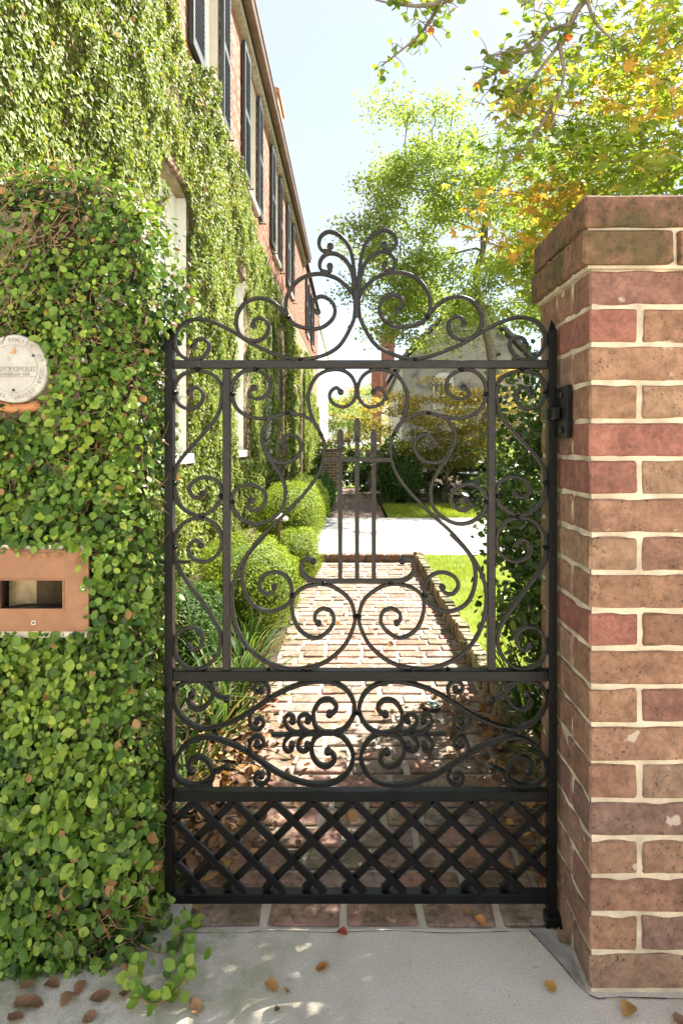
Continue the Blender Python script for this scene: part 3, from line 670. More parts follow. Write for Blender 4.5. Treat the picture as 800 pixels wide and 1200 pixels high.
clear = front & ((np.hypot(P[:, 0]-PLQ.x, P[:, 2]-PLQ.z) < PR*1.0) | ((np.abs(P[:, 0]-(-.79)) < .170) & (P[:, 2] > .815) & (P[:, 2] < 1.008)))
below = front & (np.abs(P[:, 0]-PLQ.x) < .06) & (P[:, 2] < PLQ.z-.06) & (P[:, 2] > PLQ.z-.11)
upz = np.clip((P[:, 2]-1.1)/.5, 0, 1); thin = (dens > .78-.25*upz) & (lay > .40) & (rng.uniform(size=n) < .60)
keep = ~clear & ~thin & ~(below & (rng.uniform(size=n) < .8)); P, N, lay, dens = P[keep], N[keep], lay[keep], dens[keep]; n = len(P)
N2 = unit(N+rn(n)*.60+np.array([0, 0, .35])); D = np.array([0, 0, -1.])+rn(n)*.75
Sz = np.where(rng.uniform(size=n) < .10, rng.uniform(.025, .034, n), rng.uniform(.0115, .0235, n)); Sz[P[:, 2] < .45] *= 1.25; Sz[P[:, 2] > 1.35] *= .85; Sz[P[:, 2] < 1.35] *= .95
tint = np.clip(.06+.46*lay+rng.normal(0, .19, n)+.16*vnoise(P, 6, 8)+.12*vnoise(P, 25, 88), 0, .9)  # depth shading put into the leaf colour: inner layers are tinted darker
young = rng.uniform(size=n) < .05; tint[young] = rng.uniform(.85, .95, young.sum())
dead = (rng.uniform(size=n) < .015+.06*(dens > .45)); tint[dead] = rng.uniform(.965, 1, dead.sum())
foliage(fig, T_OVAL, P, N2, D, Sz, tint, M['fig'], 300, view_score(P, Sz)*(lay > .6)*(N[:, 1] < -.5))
# bare brown stems showing through
m = MB(); q = fig_surface(4200); 
for p, nn in zip(*q):
    if (nn[1] > -.5 and nn[0] < .5) or p[0] > -.53: continue
    if (math.hypot(p[0]-PLQ.x, p[2]-PLQ.z) < PR*1.1) or (abs(p[0]+.79) < .18 and .80 < p[2] < 1.02): continue
    p = Vector(p)+Vector(nn)*rnd.uniform(.012, .040); d = Vector((rnd.uniform(-1, 1), rnd.uniform(-.25, .25), rnd.uniform(-.6, 1.2))).normalized(); L = rnd.uniform(.02, .075)
    w = Vector((rnd.uniform(-1, 1), rnd.uniform(-.6, .2), rnd.uniform(-1, 1)))*L*.22
    m.tube([p, p+d*L*.5+w, p+d*L], [.0014, .0011, .0007], 3, False)
m.build('stems', M['twig'], fig, kind='stuff')
# trailing shoot on the pavement
m = MB(); tr = [(-.50, 1.42, .03), (-.47, 1.36, .03), (-.43, 1.35, .02), (-.385, 1.38, .035), (-.365, 1.43, .06)]
m.tube(catmull(tr, 5), .0022, 5)
tr2 = [(-.50, 1.46, .06), (-.455, 1.47, .03), (-.43, 1.50, .02), (-.43, 1.55, .015)]; m.tube(catmull(tr2, 5), .0016, 5); m.build('trailing_stem', M['twig'], fig, True)
pts = np.array([p for p in catmull(tr, 6)]); pts = np.repeat(pts, 2, 0)+rn(50)[:len(pts)*2]*.010; pts[:, 2] = np.abs(pts[:, 2])+.012
foliage(fig, T_OVAL, pts, np.array([[0, -.5, 1.]]*len(pts))+rn(len(pts))*.5, rn(len(pts)), rng.uniform(.022, .034, len(pts)), rng.uniform(.4, .93, len(pts)), M['fig'], 0, None, 'shoot_leaves')

# foot of the fig spilling onto the threshold
nf = 70; pf = np.stack([-.40-np.abs(rng.normal(0, .07, nf)), rng.uniform(1.43, 1.60, nf), np.abs(rng.normal(0, .06, nf))+.008], 1); pf = pf[~((pf[:, 0] > -.48) & (pf[:, 2] > .11))]; pf[:, 2] *= np.clip((-.40-pf[:, 0])/.10+.25, .2, 1); nf = len(pf)
foliage(fig, T_OVAL, pf, rn(nf)*.5+np.array([.3, -.5, .7]), rn(nf)+np.array([.4, 0, -.3]), rng.uniform(.016, .030, nf), np.clip(rng.normal(.5, .22, nf), 0, .94), M['fig'], 0, None, 'foot_leaves')
# plaque
plq = empty('round_plaque', tuple(PLQ), 'weathered white round plaque with raised lettering in the creeping fig', 'plaque')
def disc(cx, cy, cz, r, d0, d1, bev, n=48, wob=0):
    m = MB(); k = []
    for rr, yy in ((r, d1), (r, d0+bev), (r-bev, d0)):
        for j in range(n):
            a = 2*PI*j/n; w = 1+wob*math.sin(5*a)+wob*math.sin(9*a+1); m.v.append((cx+rr*w*math.cos(a), cy+yy, cz+rr*w*math.sin(a)))
    for i in range(2):
        for j in range(n): m.f.append((i*n+j, i*n+(j+1) % n, (i+1)*n+(j+1) % n, (i+1)*n+j))
    m.f.append(tuple(2*n+j for j in range(n))); m.f.append(tuple(reversed(range(n)))); return m
disc(PLQ.x, PLQ.y, PLQ.z, PR, 0, .012, .003, 48, .004).build('disc', M['plaque'], plq, True, 40)
def ringmesh(r0, r1, y, h, n=48):
    m = MB()
    for rr, yy in ((r0, 0), (r0, -h), (r1, -h), (r1, 0)):
        for j in range(n): a = 2*PI*j/n; m.v.append((PLQ.x+rr*math.cos(a), PLQ.y+y+yy, PLQ.z+rr*math.sin(a)))
    for i in range(3):
        for j in range(n): m.f.append((i*n+j, i*n+(j+1) % n, (i+1)*n+(j+1) % n, (i+1)*n+j))
    return m
ringmesh(.0560, .0568, -.0003, .0010).build('inner_ring', M['plaque_relief'], plq, True, 40)
for zz in (.003, -.0070, -.0195): MB().box(PLQ.x-.054, PLQ.y-.0015, PLQ.z+zz, PLQ.x+.054, PLQ.y+.001, PLQ.z+zz+.0009).build('relief_line', M['plaque_relief'], plq)
def glyphs(items, name, mat, parent):
    bmj = bmesh.new()
    for txt, size, loc, ang in items:
        cu = bpy.data.curves.new('t', 'FONT'); cu.body = txt; cu.size = size; cu.extrude = .0009; cu.align_x = 'CENTER'; cu.align_y = 'CENTER'; cu.resolution_u = 2; cu.offset = size*.018
        ob = bpy.data.objects.new('t', cu); C.objects.link(ob); me = bpy.data.meshes.new_from_object(ob)
        mt = Matrix.Translation(loc) @ Matrix.Rotation(R(90), 4, 'X') @ Matrix.Rotation(ang, 4, 'Z'); me.transform(mt); bmj.from_mesh(me)
        bpy.data.objects.remove(ob); bpy.data.curves.remove(cu); bpy.data.meshes.remove(me)
    me = bpy.data.meshes.new(name); bmj.to_mesh(me); bmj.free(); return link(name, me, mat, parent)
it = [('CAROLOPOLIS', .0150, (PLQ.x, PLQ.y-.0008, PLQ.z-.0018), 0), ('CONDITA A.D. 1670', .0085, (PLQ.x, PLQ.y-.0008, PLQ.z-.0135), 0)]
txt = 'THE PRESERVATION SOCIETY OF CHARLESTON  '
for k, ch in enumerate(txt):
    if ch == ' ': continue
    a = R(255)-2*PI*(k+.5)/len(txt); it.append((ch, .0130, (PLQ.x+.0665*math.cos(a), PLQ.y-.0008, PLQ.z+.0665*math.sin(a)), a-PI/2))
glyphs(it, 'lettering', M['plaque_relief'], plq)
for dx, dz in ((.047, .030), (.001, -.050)):
    m = MB(); m.tube([(PLQ.x+dx, PLQ.y+.002, PLQ.z+dz), (PLQ.x+dx, PLQ.y-.003, PLQ.z+dz)], .0032, 8); m.build('screw', M['dark_metal'], plq)
m = MB(); m.add([(PLQ.x-.006+a*.001, PLQ.y-.0010, PLQ.z+.036+b*.001) for a, b in ((-4, 2), (4, 4), (12, 13), (13, 0), (8, -1))], [(0, 4, 3, 2, 1)]); m.build('bare_patch', M['terracotta'], plq)
m = MB().tube(catmull([(PLQ.x-.07, 1.453, PLQ.z-.074), (PLQ.x-.03, 1.452, PLQ.z-.088), (PLQ.x+.02, 1.452, PLQ.z-.090), (PLQ.x+.05, 1.456, PLQ.z-.080)], 4), .0125, 8); m.build('clay_bed', M['terracotta'], plq, True)
# mail slot
ms_y = 1.430
msx0, msx1 = (-40-412)/720*ms_y, (104-412)/720*ms_y; msz0, msz1 = EYE-(740-520)/720*ms_y, EYE-(644-520)/720*ms_y
ox0, ox1 = (1-412)/720*ms_y, (74-412)/720*ms_y; oz0, oz1 = EYE-(713-520)/720*ms_y, EYE-(680-520)/720*ms_y
msl = empty('mail_slot', ((msx0+msx1)/2, ms_y, msz0), 'copper mail slot plate with a dark open slot set in the creeping fig', 'mail slot')
m = MB(); y0, y1 = ms_y, ms_y+.006
m.box(msx0, y0, msz0, msx1, y1, oz0); m.box(msx0, y0, oz1, msx1, y1, msz1); m.box(msx0, y0, oz0, ox0, y1, oz1); m.box(ox1, y0, oz0, msx1, y1, oz1)
bm = bmesh.new(); me = m.mesh('plate'); bm.from_mesh(me); bmesh.ops.remove_doubles(bm, verts=bm.verts, dist=1e-5); 
fd = [f for f in bm.faces if False]; bm.to_mesh(me); bm.free(); link('plate', me, M['copper_plate'], msl)
m = MB()
for (a, b) in (((ox0-.004, oz0-.004), (ox1+.004, oz0)), ((ox0-.004, oz1), (ox1+.004, oz1+.003)), ((ox0-.004, oz0), (ox0, oz1)), ((ox1, oz0), (ox1+.003, oz1))):
    m.box(a[0], y0-.0022, a[1], b[0], y0+.004, b[1])
m.build('slot_rim', M['copper_plate'], msl)
m = MB(); e = .004   # open box behind the slot
m.add([(ox0-e, y1, oz0-e), (ox1+e, y1, oz0-e), (ox1+e, y1, oz1+e), (ox0-e, y1, oz1+e), (ox0-e, y1+.09, oz0-e), (ox1+e, y1+.09, oz0-e), (ox1+e, y1+.09, oz1+e), (ox0-e, y1+.09, oz1+e)],
      [(0, 1, 5, 4), (1, 2, 6, 5), (2, 3, 7, 6), (3, 0, 4, 7), (4, 5, 6, 7)]); m.build('slot_box', M['dark_metal'], msl)
m = MB(); nseg = 10
cv = [(ox0+.010+.052*(1-math.cos(a))*.9, y1+.012+.035*math.sin(a)) for a in np.linspace(0, PI/2, nseg)]
for i in range(nseg-1): m.add([(cv[i][0], cv[i][1], oz0-.002), (cv[i+1][0], cv[i+1][1], oz0-.002), (cv[i+1][0], cv[i+1][1], oz1+.002), (cv[i][0], cv[i][1], oz1+.002)], [(0, 1, 2, 3)])
m.build('chute', plain('brass_chute', (.25, .19, .11), .5, .4, 30, .3, .3), msl, True)
kx, kz = EYE*0+(98-412)/720*ms_y, EYE-(688-520)/720*ms_y
m = MB().tube([(kx, y0+.002, kz), (kx, y0-.004, kz)], .0062, 14); m.build('lock', M['steel'], msl, True, 40)
m = MB().tube([(kx, y0-.002, kz), (kx, y0-.0047, kz)], .0028, 10); m.build('keyhole', M['dark_metal'], msl)
kx, kz = (40-412)/720*ms_y, EYE-(729.5-520)/720*ms_y
MB().box(kx-.0045, y0-.002, kz-.0045, kx+.0045, y0+.002, kz+.0045).build('square_bolt', M['steel'], msl)
MB().box(kx-.0025, y0-.0032, kz-.0025, kx+.0025, y0, kz+.0025).build('square_socket', M['dark_metal'], msl)
MB().box(msx0-.01, y1-.001, msz1-.002, msx1-.012, y1+.05, msz1+.010).build('lintel_mortar', M['pale_mortar'], msl)
MB().box(msx0-.01, y1-.001, msz0-.016, msx1-.006, y1+.05, msz0+.002).build('sill_mortar', M['pale_mortar'], msl)
m = MB(); m.tube(catmull([(msx1-.16, y0-.006, msz1-.004), (msx1-.12, y0-.007, msz1-.009), (msx1-.08, y0-.006, msz1-.006), (msx1-.04, y0-.008, msz1+.002)], 4), .0012, 4)
m.tube(catmull([(msx1-.012, y0-.006, msz1), (msx1-.016, y0-.010, msz1-.02), (msx1-.012, y0-.01, msz1-.036)], 4), .0010, 4)
m.build('tendril', M['twig'], fig)
tp = np.array([(msx1-.16, y0-.008, msz1-.004), (msx1-.13, y0-.009, msz1-.009), (msx1-.105, y0-.009, msz1-.008), (msx1-.07, y0-.009, msz1-.006), (msx1-.016, y0-.012, msz1-.02), (msx1-.012, y0-.012, msz1-.034), (msx1-.018, y0-.012, msz1-.012), (msx1-.008, y0-.012, msz1-.002)])
foliage(fig, T_OVAL, tp, np.array([[0, -1., .3]]*8)+rn(8)*.3, np.array([[0, 0, -1.]]*8)+rn(8)*.6, [.013, .016, .015, .016, .013, .02, .017, .026], [.9, .97, .99, .975, .98, .92, .97, .93], M['fig'], 0, None, 'tendril_leaves')

# ------------------------------------------------------------------ long brick house on the left
FX = -1.60; HT = 7.45; HY0, HY1 = 1.9, 29.0
house = empty('brick_house', (FX-2, 12, 0), 'long two storey brick house under creeping fig with blue grey shutters', 'house')
LW = [(5.45, .97), (8.65, .84), (11.9, .84)]; UW = [6.9, 9.78, 12.85, 15.75, 21.9, 24.6]
opens = [(c-w/2, c+w/2, 1.16, 3.62) for c, w in LW]+[(c-.44, c+.44, 5.15, 7.02) for c in UW]
def facade(lower):
    ys = sorted({HY0, HY1}|{o_[0] for o_ in opens}|{o_[1] for o_ in opens}); zs = sorted({-.1, 4.9, HT}|{o_[2] for o_ in opens}|{o_[3] for o_ in opens}); m = MB()
    for a, b in zip(ys, ys[1:]):
        for c, d in zip(zs, zs[1:]):
            my, mz = (a+b)/2, (c+d)/2
            if (mz < 4.9) != lower: continue
            if any(o_[0] < my < o_[1] and o_[2] < mz < o_[3] for o_ in opens): continue
            m.add([(FX, a, c), (FX, b, c), (FX, b, d), (FX, a, d)], [(0, 1, 2, 3)])
    for a, b, c, d in opens:
        if (c < 4.9) != lower: continue
        q = FX-.28
        m.add([(FX, a, c), (FX, b, c), (FX, b, d), (FX, a, d), (q, a, c), (q, b, c), (q, b, d), (q, a, d)], [(0, 4, 5, 1), (1, 5, 6, 2), (2, 6, 7, 3), (3, 7, 4, 0)])
    if lower: return m
    m.box(FX-6, HY0, -.1, FX-.29, HY1, HT); m.add([(FX-.3, HY0, -.1), (FX, HY0, -.1), (FX, HY0, HT), (FX-.3, HY0, HT)], [(0, 1, 2, 3)]); m.add([(FX-.3, HY1, -.1), (FX, HY1, -.1), (FX, HY1, HT), (FX-.3, HY1, HT)], [(3, 2, 1, 0)])
    return m
facade(False).build('wall', M['pale_stucco'], house); facade(True).build('lower_wall', M['lower_wall'], house)
# facing bricks of the upper storey as real pieces, joined (each a few pixels)
bx = []
for r_ in range(int((HT-4.7)/.078)):
    z = 4.72+r_*.078; y = HY0+2.4+(.11 if r_ % 2 else 0)
    while y < 28.8:
        if not any(o_[0]-.03 < y+.1 and y < o_[1]+.03 and o_[2]-.1 < z < o_[3]+.03 for o_ in opens): bx.append((y, z))
        y += .222
bx = np.array(bx); nb = len(bx); jit = rng.uniform(0, .006, nb)
cubeY = np.array([0, .208, .208, 0]); cubeZ = np.array([0, 0, .064, .064])
V = np.zeros((nb, 8, 3)); V[:, :4, 0] = FX-.002; V[:, 4:, 0] = (FX+.008+jit)[:, None]
V[:, :4, 1] = bx[:, 0:1]+cubeY; V[:, 4:, 1] = bx[:, 0:1]+cubeY; V[:, :4, 2] = bx[:, 1:2]+cubeZ; V[:, 4:, 2] = bx[:, 1:2]+cubeZ
fc = np.array([(4, 5, 6, 7), (0, 1, 5, 4), (1, 2, 6, 5), (2, 3, 7, 6), (3, 0, 4, 7)])
link('facing_bricks', np_mesh('facing_bricks', V.reshape(-1, 3), (fc[None]+np.arange(nb)[:, None, None]*8).ravel(), np.full(nb*5, 4), np.repeat(rng.uniform(0, 1, nb), 8), False), M['house_brick'], house, 'stuff')
def window(cy, w, z0, z1, lower):
    a, b = cy-w/2, cy+w/2; xb = FX-.09
    fr = MB(); t = .13 if lower else .07
    fr.box(xb-.12, a+.002, z0, xb, a+t, z1); fr.box(xb-.12, b-t, z0, xb, b-.002, z1); fr.box(xb-.12, a+t, z1-t, xb, b-t, z1-.002); fr.box(xb-.12, a+t, z0, xb, b-t, z0+.08)
    fo = fr.build('window', M['white_paint'], house)
    st = MB(); i0, i1 = a+t, b-t; y_ = (z0+z1)/2
    for (c, d) in ((z0+.08, y_), (y_, z1-t)):
        st.box(xb-.08, i0, c, xb-.04, i0+.05, d); st.box(xb-.08, i1-.05, c, xb-.04, i1, d); st.box(xb-.08, i0+.05, c, xb-.04, i1-.05, c+.05); st.box(xb-.08, i0+.05, d-.05, xb-.04, i1-.05, d)
        for k in (1, 2): yy = i0+(i1-i0)*k/3; st.box(xb-.075, yy-.012, c+.05, xb-.05, yy+.012, d-.05)
        st.box(xb-.0745, i0+.05, (c+d)/2-.012, xb-.0505, i1-.05, (c+d)/2+.012)
    link('sash', st.mesh('sash'), M['white_paint'], fo)
    link('pane', MB().box(xb-.068, i0+.04, z0+.1, xb-.062, i1-.04, z1-t-.01).mesh('pane'), M['glass'], fo)
    sl = MB().box(FX-.1, a-.07, z0-.10, FX+.07, b+.07, z0-.003); link('sill', sl.mesh('sill', bevel=.008), M['pale_stucco'], fo)
    if lower:
        link('jamb_lining', MB().box(FX-.105, b-.012, z0, FX+.004, b-.003, z1-.003).box(FX-.105, a+.003, z0, FX+.004, a+.012, z1-.003).mesh('jamb_lining'), M['white_paint'], fo)
for c, w in LW: window(c, w, 1.16, 3.62, True)
for c in UW: window(c, .88, 5.15, 7.02, False)
# brick arches above the lower windows
for c, w in LW:
    for k in range(9):
        yy = c-w/2-.04+(w+.08)*k/9; t = (k-4)/4.5
        o = put_brick('arch_brick', rnd.choice(pv), (FX+.01, yy+(w+.08)/18, 3.64+.11+.03*(1-t*t)), house, 0, (.06, (w+.08)/9-.012, .20), t*-.20); 
# shutters
def shutter_mesh(w, h):
    f = MB(); t = .045
    f.box(0, 0, 0, t, .06, h); f.box(0, w-.06, 0, t, w, h); f.box(0, .06, 0, t, w-.06, .10); f.box(0, .06, h-.08, t, w-.06, h); f.box(0, .06, h*.47, t, w-.06, h*.47+.09)
    s = MB()
    for (c, d) in ((.10, h*.47), (h*.47+.09, h-.08)):
        k = int((d-c)/.055)
        for q in range(k):
            z = c+(q+.5)*(d-c)/k; s.add([(.004, .062, z+.022), (.004, w-.062, z+.022), (.050, w-.062, z-.022), (.050, .062, z-.022), (.004, .062, z+.029), (.004, w-.062, z+.029), (.050, w-.062, z-.015), (.050, .062, z-.015)], [(0, 1, 2, 3), (7, 6, 5, 4), (0, 4, 5, 1), (1, 5, 6, 2), (2, 6, 7, 3), (3, 7, 4, 0)])
    return f.mesh('shutter'), s.mesh('louvres')
fm, lm = shutter_mesh(.50, 1.93); fm.materials.append(M['shutter']); lm.materials.append(M['shutter'])
hk = MB().box(0, .2, -.14, .03, .24, -.10).tube([(.02, .22, -.12), (.13, .22, -.13)], .012, 6).mesh('shutter_hook'); hk.materials.append(M['dark_metal'])
for c in UW:
    for y0 in (c-.44-.52, c+.44+.02):
        so = link('shutter', fm, None, house); so.location = so.location+Vector((FX+.03, y0, 5.12)); so.rotation_euler = (0, 0, 0 if y0 < c else R(2))
        lo = bpy.data.objects.new('louvres', lm); C.objects.link(lo); lo.parent = so
        ho = bpy.data.objects.new('shutter_hook', hk); C.objects.link(ho); ho.parent = so
# cornice, gutter, roof
m = MB(); m.box(FX, HY0, HT-.34, FX+.05, 20.4, HT-.26); m.box(FX, HY0, HT-.26, FX+.10, 20.4, HT-.16)
for k in range(110): m.box(FX+.05, HY0+.05+k*.167, HT-.34, FX+.10, HY0+.13+k*.167, HT-.262)
m.build('cornice', M['stucco'], house)
pr = [(0, .0), (.04, -.05), (.10, -.07), (.15, -.05), (.165, .0), (.165, .045), (.185, .055), (.185, .075), (.15, .075), (0, .075)]
m = MB(); n_ = len(pr)
m.add([(FX+.08+a, y, HT-.10+b) for y in (HY0, 11.2) for a, b in pr]+[], [tuple(range(n_))]+[tuple(reversed(range(n_, 2*n_)))]+[(j, j+n_, (j+1) % n_+n_, (j+1) % n_) for j in range(n_)])
m.add([(FX+.085+a, y, HT-.105+b) for y in (11.21, 20.5) for a, b in pr], [tuple(range(n_))]+[tuple(reversed(range(n_, 2*n_)))]+[(j, j+n_, (j+1) % n_+n_, (j+1) % n_) for j in range(n_)])
m.build('gutter', M['copper_gutter'], house)
m = MB().add([(FX+.12, HY0, HT), (FX+.12, HY1, HT), (FX-3, HY1, HT+1.7), (FX-3, HY0, HT+1.7), (FX-6.1, HY0, HT), (FX-6.1, HY1, HT)], [(0, 1, 2, 3), (3, 2, 5, 4), (0, 3, 4), (1, 5, 2)]); m.build('roof', M['slate'], house)
m = MB().box(FX-.62, 13.6, HT-.2, FX-.03, 14.6, 9.15).box(FX-.66, 13.56, 9.0, FX+.01, 14.64, 9.10); m.build('chimney', M['terracotta'], house)
# downspouts and leader head
m = MB().tube([(FX+.06, 12.75, 0), (FX+.06, 12.75, 4.2)], .045, 10); m.build('downspout', M['copper_gutter'], house, True, 50)
ll = empty('leader_head', (FX+.1, 15.2, 2.0), 'copper leader head and drain pipe low on the ivy clad wall', 'downspout')
m = MB().tube([(FX+.10, 15.2, 1.0), (FX+.10, 15.2, 2.35)], .05, 10); m.build('pipe', M['copper_gutter'], ll, True, 50)
m = MB().lathe(FX+.12, 15.2, [(.05, 2.32), (.13, 2.42), (.14, 2.62), (.09, 2.70), (.03, 2.80)], 12); m.build('head', M['copper_gutter'], ll, True, 40)
# painted end wing
wing = empty('white_wing', (FX-1, 35, 0), 'pale painted wing at the far end of the long brick house', 'house')
MB().box(FX-5, 29.02, -.1, FX-.01, 42, 7.0).build('wall', M['white_paint'], wing)
MB().box(FX-5, 29.02, 7.0, FX+.1, 42, 7.25).build('eave', M['white_paint'], wing)
m = MB().add([(FX+.12, 29.03, 7.25), (FX+.12, 42.1, 7.25), (FX-3, 42.1, 8.9), (FX-3, 29.03, 8.9)], [(0, 1, 2, 3)]); m.build('roof', M['slate'], wing)

# creeping fig on the facade
def fig_top(y): return np.interp(y, [1.9, 4.4, 5.6, 8, 10, 13, 17, 22, 28], [7.2, 6.0, 5.05, 5.0, 4.75, 4.3, 3.9, 3.5, 3.0])
wf = empty('creeping_fig', (FX, 10, 0), 'sunlit creeping fig spreading over the lower storey of the brick house', 'climbing plant')
def facade_fig(y0, y1, count, s0, s1, tpl, seed, nm):
    y = rng.uniform(y0, y1, count); z = rng.uniform(-.02, 7.2, count); P = np.stack([np.full(count, FX), y, z], 1)
    edge = vnoise(P, 3.0, 44)*.25+vnoise(P, 9, 45)*.12
    ok = z < fig_top(y)+edge
    for (a, b, c, d) in opens[:3]: ok &= ~((y > a-.02+.06*vnoise(P, 9, 3)) & (y < b+.0+.03*vnoise(P, 8, 4)) & (z > c-.13) & (z < d+.12+.10*vnoise(P, 7, 9)))
    thin = vnoise(P, 3.2, 77) > 1.0; ok &= ~(thin & (rng.uniform(size=count) < .75))
    P = P[ok]; n = len(P); lay = rng.uniform(size=n)
    bul = np.maximum(0, vnoise(P*np.array([1, 1, .45]), 2.6, 12))*.10+np.maximum(0, vnoise(P, 8, 13))*.05
    bands = np.where((P[:, 1] > 12.9) & (P[:, 1] < 14.6), .16, 0)+np.where((P[:, 1] > 17.6) & (P[:, 1] < 20), .20, 0)
    P[:, 0] += .01+lay*.055+bul+bands*(P[:, 2] < 4.0)
    N = np.array([1., 0, .15])+rn(n)*.42; D = np.array([0, 0, -1.])+rn(n)*.8
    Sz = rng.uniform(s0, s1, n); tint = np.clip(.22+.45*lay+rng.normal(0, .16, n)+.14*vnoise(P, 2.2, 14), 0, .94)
    dead = rng.uniform(size=n) < .02; tint[dead] = rng.uniform(.955, 1, dead.sum())
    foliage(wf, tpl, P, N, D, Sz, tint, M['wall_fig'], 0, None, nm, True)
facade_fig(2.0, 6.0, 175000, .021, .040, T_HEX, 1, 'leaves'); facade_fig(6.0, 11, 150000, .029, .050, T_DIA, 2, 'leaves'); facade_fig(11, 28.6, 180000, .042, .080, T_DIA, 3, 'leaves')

# ------------------------------------------------------------------ clipped shrubs
def clipped(name, c, r, n, leaf, mat, label, cat='shrub', group=None, flat=.62, seed=0):
    o = empty(name, (c[0], c[1], 0), label, cat, group)
    d = unit(rn(n)); d = np.sign(d)*np.abs(d)**flat; d = d/np.maximum(np.linalg.norm(d, axis=1, keepdims=True), .5)
    lay = rng.uniform(.78, 1.0, n)**.7; P = d*np.array(r)*lay[:, None]
    P = P*(1+.085*vnoise(d, 3.2, seed+50)[:, None]+.04*vnoise(d, 11, seed+51)[:, None])+np.array(c)
    keep = P[:, 2] > .01; P, d, lay = P[keep], d[keep], lay[keep]; n = len(P)
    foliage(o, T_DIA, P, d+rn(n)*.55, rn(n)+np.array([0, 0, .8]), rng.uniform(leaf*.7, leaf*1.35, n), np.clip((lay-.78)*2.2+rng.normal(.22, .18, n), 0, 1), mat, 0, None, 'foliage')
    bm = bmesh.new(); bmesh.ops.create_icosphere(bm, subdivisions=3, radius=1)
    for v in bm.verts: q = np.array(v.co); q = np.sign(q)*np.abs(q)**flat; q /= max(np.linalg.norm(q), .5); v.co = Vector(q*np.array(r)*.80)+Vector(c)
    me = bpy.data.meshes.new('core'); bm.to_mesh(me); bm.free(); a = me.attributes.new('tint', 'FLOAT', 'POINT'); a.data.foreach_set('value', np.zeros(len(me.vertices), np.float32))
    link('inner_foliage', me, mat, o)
    m = MB().tube([(c[0], c[1], -.02), (c[0]+.01, c[1], .12)], [.03, .022], 7); m.build('stem', M['bark'], o); return o
GB = 'clipped boxwoods along the brick house'
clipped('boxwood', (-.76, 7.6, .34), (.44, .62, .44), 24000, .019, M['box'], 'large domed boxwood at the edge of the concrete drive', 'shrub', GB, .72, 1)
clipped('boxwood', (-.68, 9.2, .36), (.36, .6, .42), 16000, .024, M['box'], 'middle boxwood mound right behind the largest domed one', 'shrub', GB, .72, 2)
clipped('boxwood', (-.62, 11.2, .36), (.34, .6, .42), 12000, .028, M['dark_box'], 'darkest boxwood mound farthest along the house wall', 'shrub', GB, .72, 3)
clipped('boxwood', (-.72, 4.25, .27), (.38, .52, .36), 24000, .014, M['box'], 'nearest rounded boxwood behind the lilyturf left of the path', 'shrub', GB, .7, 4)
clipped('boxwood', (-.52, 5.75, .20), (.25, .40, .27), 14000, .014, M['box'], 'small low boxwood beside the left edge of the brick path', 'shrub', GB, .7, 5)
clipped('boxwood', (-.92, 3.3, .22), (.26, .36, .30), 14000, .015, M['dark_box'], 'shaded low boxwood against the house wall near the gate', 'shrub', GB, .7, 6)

# ------------------------------------------------------------------ lilyturf
def blade_mesh(seed):
    r = random.Random(seed); L = r.uniform(.30, .46); v = []; f = []; n = 6; bend = r.uniform(.6, 1.5); tn = r.uniform(0, .95) if r.random() < .9 else 1
    p = [0, 0]; a = R(r.uniform(62, 84))
    for k in range(n+1):
        w = .0055*(1-(k/n)**2.2)+.0006; v += [(-w, p[0], p[1]), (0, p[0], p[1]-.0016), (w, p[0], p[1])]
        p = [p[0]+math.cos(a)*L/n, p[1]+math.sin(a)*L/n]; a -= bend/n*(.5+k/n)*1.4
    for k in range(n):
        f += [(k*3, k*3+1, k*3+4, k*3+3), (k*3+1, k*3+2, k*3+5, k*3+4)]
    me = np_mesh('blade', v, [i for q in f for i in q], [4]*len(f), [tn]*len(v)); me.materials.append(M['turfleaf']); return me
blades = [blade_mesh(k) for k in range(16)]
def lily(x, y, z, n, label, group, spread=.06, s=1.0, lean=None):
    o = empty('lilyturf_clump', (x, y, z), label, 'grass clump', group)
    for k in range(n):
        b = bpy.data.objects.new('blade', rnd.choice(blades)); C.objects.link(b); b.parent = o
        a = rnd.uniform(0, 2*PI) if lean is None or rnd.random() < .4 else rnd.gauss(lean, .7)
        rr = spread*math.sqrt(rnd.random()); b.location = (rr*math.cos(a), rr*math.sin(a), 0); b.rotation_euler = (rnd.uniform(-.25, .15), rnd.uniform(-.12, .12), a-PI/2); q = s*rnd.uniform(.75, 1.2); b.scale = (q, q, q)
GL, GR = 'lilyturf clumps left of the path', 'lilyturf clumps right of the path'
for (x, y, n, s, lab) in [(-.60, 2.25, 60, .95, 'lilyturf clump closest to the gate on the left bed'), (-.56, 2.75, 70, 1.05, 'lilyturf clump leaning over the left path edge, second from gate'), (-.80, 2.6, 50, 1.0, 'lilyturf clump against the ivy wall near the gate'),
                          (-.55, 3.25, 60, 1.0, 'lilyturf clump right below the nearest rounded boxwood'), (-.62, 3.7, 50, .95, 'lilyturf clump partly under the nearest rounded boxwood'), (-.72, 1.95, 40, .8, 'short lilyturf clump just inside the left gate stile')]:
    lily(x, y, .0, n, lab, GL, .08, s)
for (x, y, n, s, lab) in [(.80, 2.15, 70, .95, 'lilyturf clump behind the gate beside the brick pillar'), (.78, 2.6, 60, 1.0, 'arching lilyturf clump between edging bricks and dark shrub'), (.80, 3.05, 40, .75, 'lilyturf clump at the near corner of the lawn'), (1.0, 2.35, 50, 1.0, 'lilyturf clump under the dark shrub')]:
    lily(x, y, .02, n, lab, GR, .08, s)
